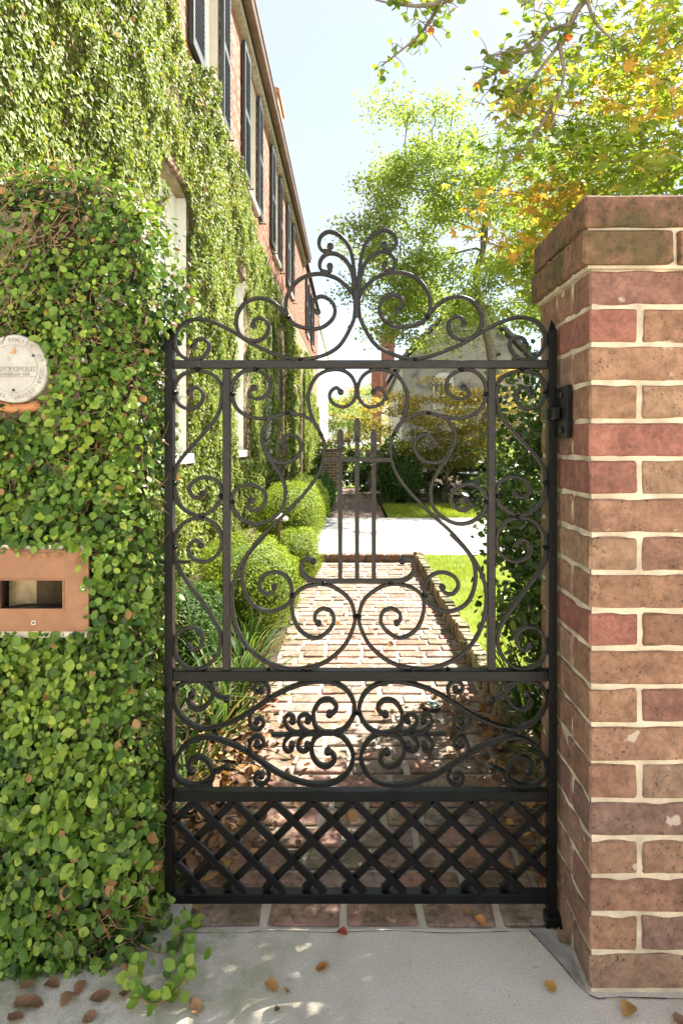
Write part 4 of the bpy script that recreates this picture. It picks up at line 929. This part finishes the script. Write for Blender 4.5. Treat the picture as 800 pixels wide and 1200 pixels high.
# ------------------------------------------------------------------ lawn grass
def grass(x0, x1, y0, y1, n, h, w, name):
    P = np.stack([rng.uniform(x0, x1, n), rng.uniform(y0, y1, n), np.zeros(n)], 1); a = rng.uniform(0, 2*PI, n)
    sx = np.stack([np.cos(a), np.sin(a), np.zeros(n)], 1)*w; tip = rn(n)*h*.38; tip[:, 2] = rng.uniform(.6, 1.1, n)*h
    z0 = .02; P[:, 2] = z0; V = np.stack([P-sx, P+sx, P+sx*.5+tip*.6, P+tip], 1).reshape(-1, 3)
    lo = (np.array([[0, 1, 2], [0, 2, 3]])[None]+np.arange(n)[:, None, None]*4).ravel()
    o = link(name, np_mesh(name, V, lo, np.full(2*n, 3), np.repeat(np.clip(rng.normal(.5, .25, n)+.2*vnoise(P, 1.5, 4), 0, 1), 4)), M['grass']); tag(o, kind='stuff'); return o
tag(grass(.72, 2.3, 2.85, 6.64, 34000, .065, .0028, 'grass'), 'bright mown lawn grass beside the brick path', 'grass')
tag(grass(.62, 5.0, 10.03, 12.3, 24000, .07, .005, 'grass'), 'bright strip of lawn grass across the drive', 'grass')

# ------------------------------------------------------------------ trees
def grow(base, top, r0, centers, sag=.12, rmin=.004, seed=0, bend=.15, n_tr=9):
    r = random.Random(seed); base, top = Vector(base), Vector(top); tubes = []; nodes = []
    pts = [base.lerp(top, k/n_tr)+Vector((r.uniform(-1, 1), r.uniform(-1, 1), 0))*bend*(.3 if k in (0,) else 1)*(top-base).length/10 for k in range(n_tr+1)]
    pts[0] = base; rad = [r0*(1.25 if k == 0 else 1)*(1-.72*k/n_tr) for k in range(n_tr+1)]; cp = catmull([tuple(p) for p in pts], 3)
    cr_ = np.interp(np.linspace(0, n_tr, len(cp)), range(n_tr+1), rad); tubes.append((cp, list(cr_)))
    for p, q in zip(cp[len(cp)//4:], cr_[len(cp)//4:]): nodes.append((np.array(p), q, 0))
    cs = sorted(centers, key=lambda c: (Vector(c)-top.lerp(base, .4)).length)
    br = []
    for c in cs:
        c = np.array(c); A = np.array([q[0] for q in nodes]); dl = np.linalg.norm(A-c, axis=1); dep = np.array([q[2] for q in nodes])
        cost = dl*(1+.10*dep)+np.maximum(0, A[:, 2]-c[2]+.15*dl)*1.2; i = int(np.argmin(cost)); s, rr, dp = nodes[i]; L = np.linalg.norm(c-s)
        if L < 1e-3: continue
        m1 = s+(c-s)*.35+np.array([r.uniform(-1, 1), r.uniform(-1, 1), r.uniform(.2, 1)])*L*sag; m2 = s+(c-s)*.7+np.array([r.uniform(-1, 1), r.uniform(-1, 1), r.uniform(-.3, .8)])*L*sag
        cp = catmull([s, m1, m2, c], 4); ra = min(rr*.62, max(rmin*1.6, L*.022+rmin)); rads = [ra*(1-t)+rmin*t for t in np.linspace(0, 1, len(cp))]
        br.append((cp, rads))
        for p, q in list(zip(cp, rads))[3:]: nodes.append((np.array(p), q, dp+1))
    return tubes, br
def wood(parent, tubes, br, mat, n=6):
    m = MB()
    for p, r_ in tubes: m.tube(p, r_, 9)
    m.build('trunk', mat, parent, True)
    m = MB()
    for p, r_ in br: m.tube(p, r_, n, False)
    if br: m.build('branches', mat, parent, True)
def cluster_leaves(centers, radii, per, flat=.7):
    P = []
    for c, r_ in zip(centers, radii): P.append(np.array(c)+rng.normal(0, .5, (per, 3))*np.array([r_, r_, r_*flat]))
    return np.concatenate(P)
def ellip(n, c, r, seed, hollow=.3, zmin=None):
    g_ = np.random.default_rng(seed); out = []
    while len(out) < n:
        p = g_.uniform(-1, 1, 3); L = np.linalg.norm(p)
        if L > 1 or L < hollow: continue
        q = np.array(c)+p*np.array(r)
        if zmin is not None and q[2] < zmin: continue
        out.append(q)
    return out
# large pale green tree behind the drive
T = empty('shade_tree', (3.6, 15.5, 0), 'tall airy pale green tree rising behind the stucco house corner', 'tree')
cs = ellip(75, (2.6, 15.5, 6.2), (2.3, 2.4, 2.7), 5)+ellip(16, (.9, 14.8, 4.9), (1.0, 1.0, 1.3), 6)+ellip(30, (4.6, 15, 8.2), (2.4, 2.2, 2.4), 8)
rt = random.Random(41)
for xa, xb, ya, yb, k in ((405, 470, 190, 300, 16), (440, 560, 115, 230, 26), (470, 600, 230, 380, 22), (440, 480, 310, 400, 6)):
    cs += [tuple(px(rt.uniform(xa, xb), rt.uniform(ya, yb), rt.uniform(14, 16.5))) for _ in range(k)]
tb, br = grow((3.6, 15.5, 0), (3.2, 15.5, 7.2), .19, cs, .12, .016, 4, .3); wood(T, tb, br, M['grey_bark'])
P = cluster_leaves(cs, [rnd.uniform(.36, .68) for _ in cs], 235, .55); n = len(P)
foliage(T, T_DIA, P, rn(n)+np.array([0, 0, .9]), rn(n)+np.array([0, 0, -.5]), rng.uniform(.06, .105, n), np.clip(rng.normal(.58, .25, n), 0, 1), M['tree'], 0, None, 'crown')
# hazier trees behind
for k, (x, y, h, rx, lab) in enumerate([(7.0, 20, 10.5, 2.6, 'tall thin crowned tree behind the golden maple at right'), (-.2, 46, 5.2, 2.4, 'distant rounded green tree past the white wing'), (3.0, 40, 6.5, 2.4, 'distant green tree behind the red chimney')]):
    T = empty('background_tree', (x, y, 0), lab, 'tree', 'background trees'); cs = ellip(46, (x, y, h*.66), (rx, rx, h*.34), 60+k)
    tb, br = grow((x, y, 0), (x, y, h*.7), .16, cs, .1, .012, 70+k); wood(T, tb, br, M['grey_bark'])
    P = cluster_leaves(cs, [rnd.uniform(.5, .9) for _ in cs], 170, .6); n = len(P)
    foliage(T, T_DIA, P, rn(n)+np.array([0, 0, .9]), rn(n), rng.uniform(.10, .18, n), np.clip(rng.normal(.45, .25, n), 0, 1), M['tree'], 0, None, 'crown')
# golden japanese maple over the pillar
T = empty('golden_maple', (1.9, 2.9, 0), 'golden japanese maple leaning over the brick gate pillar', 'tree')
cs = []
r5 = random.Random(15)
for x0, x1, y0, y1, d0, d1, k in [(690, 800, 20, 130, 2.2, 2.7, 10), (600, 800, 110, 240, 2.3, 3.3, 24), (560, 690, 215, 300, 2.7, 3.4, 14), (590, 650, 290, 370, 2.5, 3.2, 9), (690, 860, 170, 225, 1.9, 2.4, 10), (560, 600, 150, 200, 3.2, 3.6, 3)]:
    for _ in range(k): cs.append(tuple(px(r5.uniform(x0, x1), r5.uniform(y0, y1), r5.uniform(d0, d1))))
ncs_vis = len(cs)
cs += ellip(30, (1.35, 2.95, 2.65), (.42, .40, .55), 35, .1)+ellip(44, (1.60, 3.2, 3.2), (.75, .60, 1.0), 33, .1)+ellip(30, (2.1, 3.8, 3.4), (.9, .7, 1.0), 34, .1)  # extra canopy clusters added outside the view to shade path and pavement
cs = [c for c in cs if not (c[0] < 1.15 and c[1] < 1.85 and c[2] < 1.9)]
nv_ = sum(1 for c in cs if c[1] < 3.7 and 412+720*c[0]/c[1] < 870 and 520-720*(c[2]-EYE)/c[1] > -20)
cs.sort(key=lambda c: not (c[1] < 3.7 and 412+720*c[0]/c[1] < 870 and 520-720*(c[2]-EYE)/c[1] > -20))
tb, br = grow((1.9, 2.9, 0), (1.75, 2.8, 3.0), .055, cs, .10, .0028, 12, .4); wood(T, tb, br, M['bark'])
P = np.concatenate([cluster_leaves(cs[:nv_], [rnd.uniform(.13, .22) for _ in cs[:nv_]], 26, .5), cluster_leaves(cs[nv_:], [rnd.uniform(.16, .26) for _ in cs[nv_:]], 80, .5)]); P = P[~((P[:, 0] < 1.1) & (P[:, 1] < 1.85) & (P[:, 2] < 1.84))]; n = len(P)
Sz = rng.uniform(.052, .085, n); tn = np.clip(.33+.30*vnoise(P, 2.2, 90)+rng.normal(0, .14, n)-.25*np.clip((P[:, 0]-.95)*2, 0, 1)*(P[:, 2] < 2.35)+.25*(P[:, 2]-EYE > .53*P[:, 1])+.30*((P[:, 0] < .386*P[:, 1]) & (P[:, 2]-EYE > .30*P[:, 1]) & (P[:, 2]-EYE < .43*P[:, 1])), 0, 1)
foliage(T, T_STAR, P, rn(n)*.55+np.array([-.1, -.35, .9]), rn(n)+np.array([-.2, -.2, -.7]), Sz, tn, M['gold'], 300, view_score(P, Sz), 'crown')
# crape myrtle whose limbs hang into the top of the picture
T = empty('crape_myrtle', (2.7, 2.3, 0), 'crape myrtle limb with sparse green and red leaves hanging overhead', 'tree')
D_ = 2.35
limbs = [[(760,-60),(687,-2),(668,28),(655,52),(615,105),(608,135)], [(655,52),(660,85),(655,110),(645,150)], [(800,-160),(640,-60),(555,-15),(520,2),(505,22),(488,44),(447,77)], [(520,2),(490,7),(460,4),(440,0)],
         [(668,28),(640,38),(605,62),(585,80),(570,92)], [(640,38),(620,60),(590,62),(565,70)], [(655,110),(625,160),(600,190)], [(687,-2),(700,30),(735,60)], [(615,105),(595,108),(575,104)], [(687,-2),(655,-20),(610,8)]]
m = MB(); tw = []
for k, l in enumerate(limbs):
    w3 = [px(x, y, D_+.10*math.sin(k*1.7+i*.8)) for i, (x, y) in enumerate(l)]
    if k in (1, 4, 6, 7, 9): w3[0] = px(*l[0], D_+.05)
    cp = catmull([tuple(p) for p in w3], 5); r0 = .016 if k in (0, 2) else .009; m.tube(cp, [r0*(1-t)+.0028*t for t in np.linspace(0, 1, len(cp))], 7)
    tw += [np.array(p) for i, p in enumerate(cp) if EYE+(520+10)/720*D_ > p[2] and i > 1]
P = []; 
for p in tw:
    for _ in range(2):
        d = np.array([rnd.gauss(0, 1), rnd.gauss(0, .6), rnd.gauss(-.2, .8)]); d /= np.linalg.norm(d); L = rnd.uniform(.03, .10); q = p+d*L
        mid = p+d*L*.5+np.array([0, 0, .012]); m.tube([p, mid, q], [.0022, .0016, .0010], 4, False)
        for t in (.4, .7, 1.0):
            if rnd.random() < .50: P.append(p+d*L*t)
m.tube(catmull([(2.7, 2.3, 0), (2.72, 2.25, 1.5), (2.5, 2.3, 2.9), (1.9, 2.32, 3.6), (1.28, 2.35, 3.45)], 5), list(np.linspace(.07, .017, 21)), 9)
m.build('limbs', M['grey_bark'], T, True)
P = np.array(P); n = len(P); Sz = rng.uniform(.026, .044, n)
foliage(T, T_OVAL, P, rn(n)*.8+np.array([0, -.3, .5]), rn(n)+np.array([0, 0, -.6]), Sz, np.where(rng.uniform(size=n) < .045, rng.uniform(.93, 1, n), rng.uniform(.1, .84, n)), M['myrtle'], 300, view_score(P, Sz), 'leaves')
cs = ellip(22, (1.8, 2.1, 4.2), (1.5, .9, .7), 55, .1); P = cluster_leaves(cs, [.3]*22, 45); n = len(P)
foliage(T, T_OVAL, P, rn(n), rn(n), rng.uniform(.03, .05, n), rng.uniform(.1, .9, n), M['myrtle'], 0, None, 'upper_leaves', True)
# bronze maples beyond the far lawn
for k, (x, y, rx, h, lab, nn) in enumerate([(1.9, 13.2, 1.35, 2.75, 'bronze leaved japanese maple behind the far lawn strip', 60), (.25, 19.6, 1.1, 3.1, 'bronze japanese maple behind the far brick piers', 44), (3.4, 13.8, 1.1, 2.9, 'yellower bronze maple right of the garden urn', 40)]):
    T = empty('bronze_maple', (x, y, 0), lab, 'tree', 'bronze maples'); cs = ellip(nn, (x, y, h*.62), (rx, 1.0, h*.40), 80+k, .2)
    tb, br = grow((x+.1, y, 0), (x, y, h*.55), .05, cs, .16, .006, 82+k, .8); wood(T, tb, br, M['bark'])
    P = cluster_leaves(cs, [rnd.uniform(.22, .42) for _ in cs], 150, .32); n = len(P)
    foliage(T, T_DIA, P, rn(n)*.6+np.array([0, -.2, .9]), rn(n), rng.uniform(.045, .085, n), np.clip(rng.normal(.35, .2, n)+.28*(P[:, 2]-h*.6), 0, 1), M['bronze'], 0, None, 'crown')
# dark planting behind the far lawn
def shrub(c, r, n, leaf, mat, label, group=None, parts=0, tpl=T_DIA, name='shrub', spill=.33):
    o = empty(name, (c[0], c[1], 0), label, 'shrub', group)
    k = max(8, n//90); cs = ellip(k, c, r, int(abs(c[0]*97+c[1]*31)), .35, .05)
    tb, br = grow((c[0], c[1], -.02), (c[0], c[1], c[2]*.8), .03, cs, .15, .004, 3, .5); wood(o, tb, br, M['bark'], 5)
    P = cluster_leaves(cs, [max(.09, spill*min(r))]*k, n//k, .8); P = P[P[:, 2] > .02]; m_ = len(P); Sz = rng.uniform(leaf*.7, leaf*1.3, m_)
    foliage(o, tpl, P, rn(m_)*.7+np.array([0, -.4, .6]), rn(m_)+np.array([0, 0, -.5]), Sz, np.clip(rng.normal(.45, .25, m_), 0, 1), mat, parts, view_score(P, Sz) if parts else None, 'foliage'); return o
GD = 'dark shrubs behind the far lawn'
clipped('boxwood', (1.02, 13.0, .5), (.5, .5, .62), 5000, .045, M['dark_box'], 'dark clipped boxwood ball right of the far path', 'shrub', None, .8, 7)
for k, (x, y, h, lab) in enumerate([(.75, 14.6, 1.0, 'dark shrub left of the clipped ball beside the far pier'), (1.8, 14.8, 1.1, 'dark shrub under the bronze maple trunk'), (2.9, 14.6, 1.2, 'dark shrub behind the garden urn'), (4.2, 14.2, 1.3, 'dark shrub at the right end of the far bed'), (.05, 18.6, 1.0, 'dark shrub closing the far path between the piers'), (-.75, 20.5, 1.3, 'dark shrub behind the left far pier'), (1.1, 17.6, 1.5, 'dark shrub behind the right far pier')]):
    shrub((x, y, h*.5), (.65, .5, h*.55), 2600, .085, M['vine'], lab, GD)
for k in range(9):
    x = .75+k*.42; lily(x, 12.55+rnd.uniform(-.1, .1), .02, 26, 'lilyturf clump edging the back of the far lawn', 'lilyturf row behind the far lawn', .14, 1.3)
shrub((3.05, 11.6, .8), (.4, .4, .7), 1800, .08, M['tree'], 'light green bush behind the garden urn and gate bar')
# urn
ur = empty('garden_urn', (2.45, 11.9, 0), 'dark footed garden urn standing on the far lawn', 'urn')
MB().lathe(2.45, 11.9, [(.20, .0), (.20, .06), (.10, .10), (.08, .22), (.20, .30)], 18).build('foot', M['urn'], ur, True, 40)
MB().lathe(2.45, 11.9, [(.10, .30), (.27, .40), (.31, .52), (.28, .60), (.38, .66), (.40, .69), (.36, .69), (.25, .58)], 18).build('bowl', M['urn'], ur, True, 40)
# far gate piers
def fbv():
    v = brick_variants(.21, .10, .066, .006, .002, 4, 31)
    for q in v: q.materials.append(M['far_brick'])
    return v
FB = fbv()
for (x0, x1, y0, hgt, lab) in [(-.84, -.36, 17.2, 1.02, 'left far brick pier at the end of the brick path'), (.40, .80, 17.2, 1.05, 'right far brick pier half hidden behind dark shrubs')]:
    pr_ = empty('brick_pier', ((x0+x1)/2, y0, 0), lab, 'pier', 'far brick piers')
    MB().box(x0+.012, y0+.012, -.02, x1-.012, y0+.38, hgt).build('mortar', M['pale_mortar'], pr_)
    for r_ in range(int(hgt/.078)+1):
        x = x0+(-.105 if r_ % 2 else 0)
        while x < x1-.02:
            a, b = max(x, x0), min(x+.21, x1)
            if b-a > .04: put_brick('brick', rnd.choice(FB), ((a+b)/2, y0+.05, r_*.078+.033), pr_, 0, ((b-a)/.21, 1, 1))
            x += .222
        for q in range(3):
            for xx in (x0+.052, x1-.052): put_brick('brick', rnd.choice(FB), (xx, y0+.165+q*.107, r_*.078+.033), pr_, 0, (.10/.21, .95, 1))
    if x0 < 0: MB().box(x0-.03, y0-.03, hgt+.03, x1+.03, y0+.41, hgt+.09).build('cap', M['far_brick'], pr_)
# ------------------------------------------------------------------ right shrub behind the gate post
V_ = shrub((1.06, 2.70, .92), (.42, .75, .90), 17000, .031, M['vine'], 'glossy dark green shrub behind the right gate post', None, 300, T_OVAL, 'camellia_shrub')
shrub((1.06, 2.20, .60), (.40, .34, .62), 4500, .030, M['vine'], 'low glossy dark shrub right behind the brick pillar', None, 0, T_OVAL, 'camellia_shrub')
shrub((1.42, 2.40, 1.0), (.50, .48, .95), 7000, .04, M['vine'], 'added hidden shrub mass behind the brick pillar blocking sun flecks', None, 0, T_OVAL, 'camellia_shrub')  # hidden bush added to stop sun flecks reaching the pavement
shrub((3.3, 4.1, 1.0), (.65, .6, 1.0), 3000, .06, M['tree'], 'yellow green shrub at the right side of the near lawn')
# ------------------------------------------------------------------ path light
pl = empty('path_light', (-.66, 5.6, 0), 'small mushroom topped path light between the boxwoods', 'path light')
MB().tube([(-.66, 5.6, 0), (-.66, 5.6, .56)], .014, 8).build('post', M['copper_gutter'], pl, True, 50)
MB().lathe(-.66, 5.6, [(.085, .555), (.08, .575), (.045, .60), (.015, .62)], 16).build('shade', plain('aged_copper', (.36, .30, .24), .5, .2, 20, .2), pl, True, 40)
# ------------------------------------------------------------------ neighbouring house and chimneys
nh = empty('stucco_house', (5.4, 27, 0), 'weathered grey stucco gabled house beyond the garden trees', 'house')
Yh = 27.0; gxh = lambda x: (x-412)/720*Yh; gzh = lambda y: EYE-(y-520)/720*Yh
x0, x1, xp = gxh(470), gxh(625), gxh(545); ze, zp = gzh(428), gzh(345)
m = MB().add([(x0, Yh, 0), (x1, Yh, 0), (x1, Yh, ze), (xp, Yh, zp), (x0, Yh, ze), (x0, Yh+8, 0), (x1, Yh+8, 0), (x1, Yh+8, ze), (xp, Yh+8, zp), (x0, Yh+8, ze)], [(0, 1, 2, 3, 4), (9, 8, 7, 6, 5), (0, 4, 9, 5), (1, 6, 7, 2)]); m.build('wall', M['grey_stucco'], nh)
m = MB(); t = .22; o_ = .35
m.add([(x0-.4, Yh-o_, ze-.28), (xp, Yh-o_, zp+.05), (xp, Yh-o_, zp+.05+t), (x0-.4, Yh-o_, ze-.28+t), (x0-.4, Yh+8.3, ze-.28), (xp, Yh+8.3, zp+.05), (xp, Yh+8.3, zp+.05+t), (x0-.4, Yh+8.3, ze-.28+t)], [(0, 1, 2, 3), (7, 6, 5, 4), (3, 2, 6, 7), (0, 4, 5, 1), (0, 3, 7, 4)])
m.add([(x1+.4, Yh-o_, ze-.28), (xp+.004, Yh-o_, zp+.05), (xp+.004, Yh-o_, zp+.05+t), (x1+.4, Yh-o_, ze-.28+t), (x1+.4, Yh+8.3, ze-.28), (xp+.004, Yh+8.3, zp+.05), (xp+.004, Yh+8.3, zp+.05+t), (x1+.4, Yh+8.3, ze-.28+t)], [(3, 2, 1, 0), (4, 5, 6, 7), (7, 6, 2, 3), (1, 5, 4, 0), (4, 7, 3, 0)])
m.build('roof', M['slate'], nh)
wx, wz = gxh(519), gzh(480); w_ = MB().box(wx-.45, Yh-.06, wz, wx+.45, Yh-.004, wz+1.25); 
for k in range(8): a, b = PI*k/8, PI*(k+1)/8; w_.add([(wx, Yh-.06, wz+1.25), (wx+.45*math.cos(a), Yh-.06, wz+1.25+.38*math.sin(a)), (wx+.45*math.cos(b), Yh-.06, wz+1.25+.38*math.sin(b))], [(0, 1, 2)])
wo = w_.build('window', M['white_paint'], nh)
for k in range(4): link('pane', MB().box(wx-.38+k*.2, Yh-.075, wz+.1, wx-.22+k*.2, Yh-.062, wz+1.15).mesh('pane'), M['glass'], wo)
wh = empty('white_house', (2.0, 25, 0), 'narrow cream house end wall beside the red chimney', 'house')
Yw = 25.5; a = (455-412)/720*Yw; b = (471-412)/720*Yw
MB().add([(a, Yw, 0), (b, Yw, 0), (b, Yw, EYE+92/720*Yw), (a, Yw, EYE+55/720*Yw), (a, Yw+6, 0), (b, Yw+6, 0), (b, Yw+6, EYE+92/720*Yw), (a, Yw+6, EYE+55/720*Yw)], [(0, 1, 2, 3), (7, 6, 5, 4), (0, 3, 7, 4), (1, 5, 6, 2)]).build('wall', M['white_paint'], wh)
MB().add([(a-.15, Yw-.15, EYE+50/720*Yw), (b+.1, Yw-.15, EYE+97/720*Yw), (b+.1, Yw-.15, EYE+103/720*Yw), (a-.15, Yw-.15, EYE+56/720*Yw), (a-.15, Yw+6.2, EYE+50/720*Yw), (b+.1, Yw+6.2, EYE+97/720*Yw), (b+.1, Yw+6.2, EYE+103/720*Yw), (a-.15, Yw+6.2, EYE+56/720*Yw)], [(0, 1, 2, 3), (7, 6, 5, 4), (3, 2, 6, 7), (0, 4, 5, 1), (0, 3, 7, 4), (1, 5, 6, 2)]).build('roof', M['slate'], wh)
ch = empty('brick_chimney', (1.75, 32, 0), 'red brick chimney with a stepped top beyond the garden', 'chimney')
Yc = 32; a, b = (447-412)/720*Yc, (462-412)/720*Yc; zt = EYE+126/720*Yc
MB().box(a, Yc, 0, b, Yc+.8, zt).build('stack', M['faded_brick'], ch); MB().box(a-.05, Yc-.05, zt-.55, b+.05, Yc+.85, zt-.4).box(a-.08, Yc-.08, zt, b+.08, Yc+.88, zt+.12).build('cap', M['faded_brick'], ch)
MB().box(a-.5, Yc+.9, 0, a+.35, Yc+1.6, EYE+92/720*Yc).build('lower_stack', M['faded_brick'], ch)

# ------------------------------------------------------------------ fallen leaves
fl = []
def fallen(x, y, s, tn, label, tpl=T_OVAL, z=.006):
    me = leaf_mesh('fallen_leaf', tpl, np.zeros((1, 3)), np.array([[0, 0, 1.]]), np.array([[0, 1., 0]]), np.array([s]), np.array([tn]))
    co = np.zeros(len(me.vertices)*3, np.float32); me.vertices.foreach_get('co', co); co = co.reshape(-1, 3); co[:, 2] += 0.45*(co[:, 0]**2)/s+.004*np.sin(co[:, 1]/s*5+x*30); me.vertices.foreach_set('co', co.ravel()); me.materials.append(M['litter'])
    o = bpy.data.objects.new('fallen_leaf', me); C.objects.link(o); o.location = (x, y, z); o.rotation_euler = (rnd.uniform(-.2, .2), rnd.uniform(-.2, .2), rnd.uniform(0, 6.28)); tag(o, label, 'leaf', 'fallen leaves on the pavement'); return o
def gp(x, y): Y = 900/(y-520); return ((x-412)/720*Y, Y)
for x, y, s, tn, lab in [(310,1155,.036,.92,'tan fallen leaf on the pavement left of centre, curled'), (369,1137,.034,.94,'golden fallen leaf alone in the middle of the pavement'), (407,1098,.030,1.0,'red fallen leaf at the pavement edge below the gate'), (384,1138,.012,.85,'tiny leaf scrap beside the golden fallen leaf'), (332,1163,.016,.8,'small brown scrap right of the tan fallen leaf'),
                         (326,1190,.018,.3,'dark small leaf near the bottom of the pavement'), (224,1174,.022,.6,'small brown leaf near the creeping fig foot'), (232,1192,.036,.75,'brown leaf at the bottom edge near the fig'), (570,1086,.034,.93,'yellow leaf on the threshold mortar right of centre'), (641,1153,.034,.9,'orange leaf on the crack below the pillar'),
                         (655,1107,.050,.7,'large curled orange leaf wedged at the pillar foot'), (650,1093,.040,.9,'bright yellow leaf under the gate pivot'), (741,1180,.045,.85,'orange leaf in front of the pillar base'), (790,1190,.045,.5,'brown leaf at the bottom right corner'), (552,1074,.02,.8,'small tan leaf on the threshold bricks'), (232,1070,.034,.9,'orange leaf on the dark mossy threshold brick')]:
    X, Y = gp(x, y); fallen(X, Y, s, tn, lab)
for x, y, s in [(20,1172,.045), (52,1178,.046), (86,1165,.04), (130,1166,.046), (40,1150,.04), (112,1188,.032), (10,1192,.04), (70,1158,.04), (100,1152,.036), (148,1160,.036)]:
    X, Y = gp(x, y); fallen(X, Y, s, rnd.uniform(.3, .8), 'dry brown leaf heaped along the foot of the creeping fig')
# litter in the beds and on the path edges
def litter(n, fx, fy, name, label):
    P = np.stack([fx(n), fy(n), np.zeros(n)+.016], 1); P[:, 2] += rng.uniform(0, .02, n)
    o = link(name, leaf_mesh(name, T_OVAL, P, np.array([0, 0, 1.])+rn(n)*.5, rn(n), rng.uniform(.02, .05, n), np.clip(rng.normal(.5, .25, n), 0, .95)), M['litter']); tag(o, label, 'leaf litter', None, 'stuff')
litter(520, lambda n: -.42-np.abs(rng.normal(0, .18, n))+rng.exponential(.05, n), lambda n: rng.uniform(1.75, 3.0, n), 'leaf_litter', 'brown leaf litter in the left bed behind the gate')
litter(90, lambda n: -.43+rng.exponential(.10, n), lambda n: rng.uniform(1.7, 2.6, n), 'leaf_litter', 'brown leaves spilling over the left side of the path')
litter(260, lambda n: .64-rng.exponential(.09, n), lambda n: rng.uniform(1.75, 2.9, n), 'leaf_litter', 'brown leaves gathered against the path edging bricks')
litter(60, lambda n: rng.uniform(-.4, .6, n), lambda n: rng.uniform(1.65, 4.5, n), 'leaf_litter', 'scattered small brown leaves over the brick path')
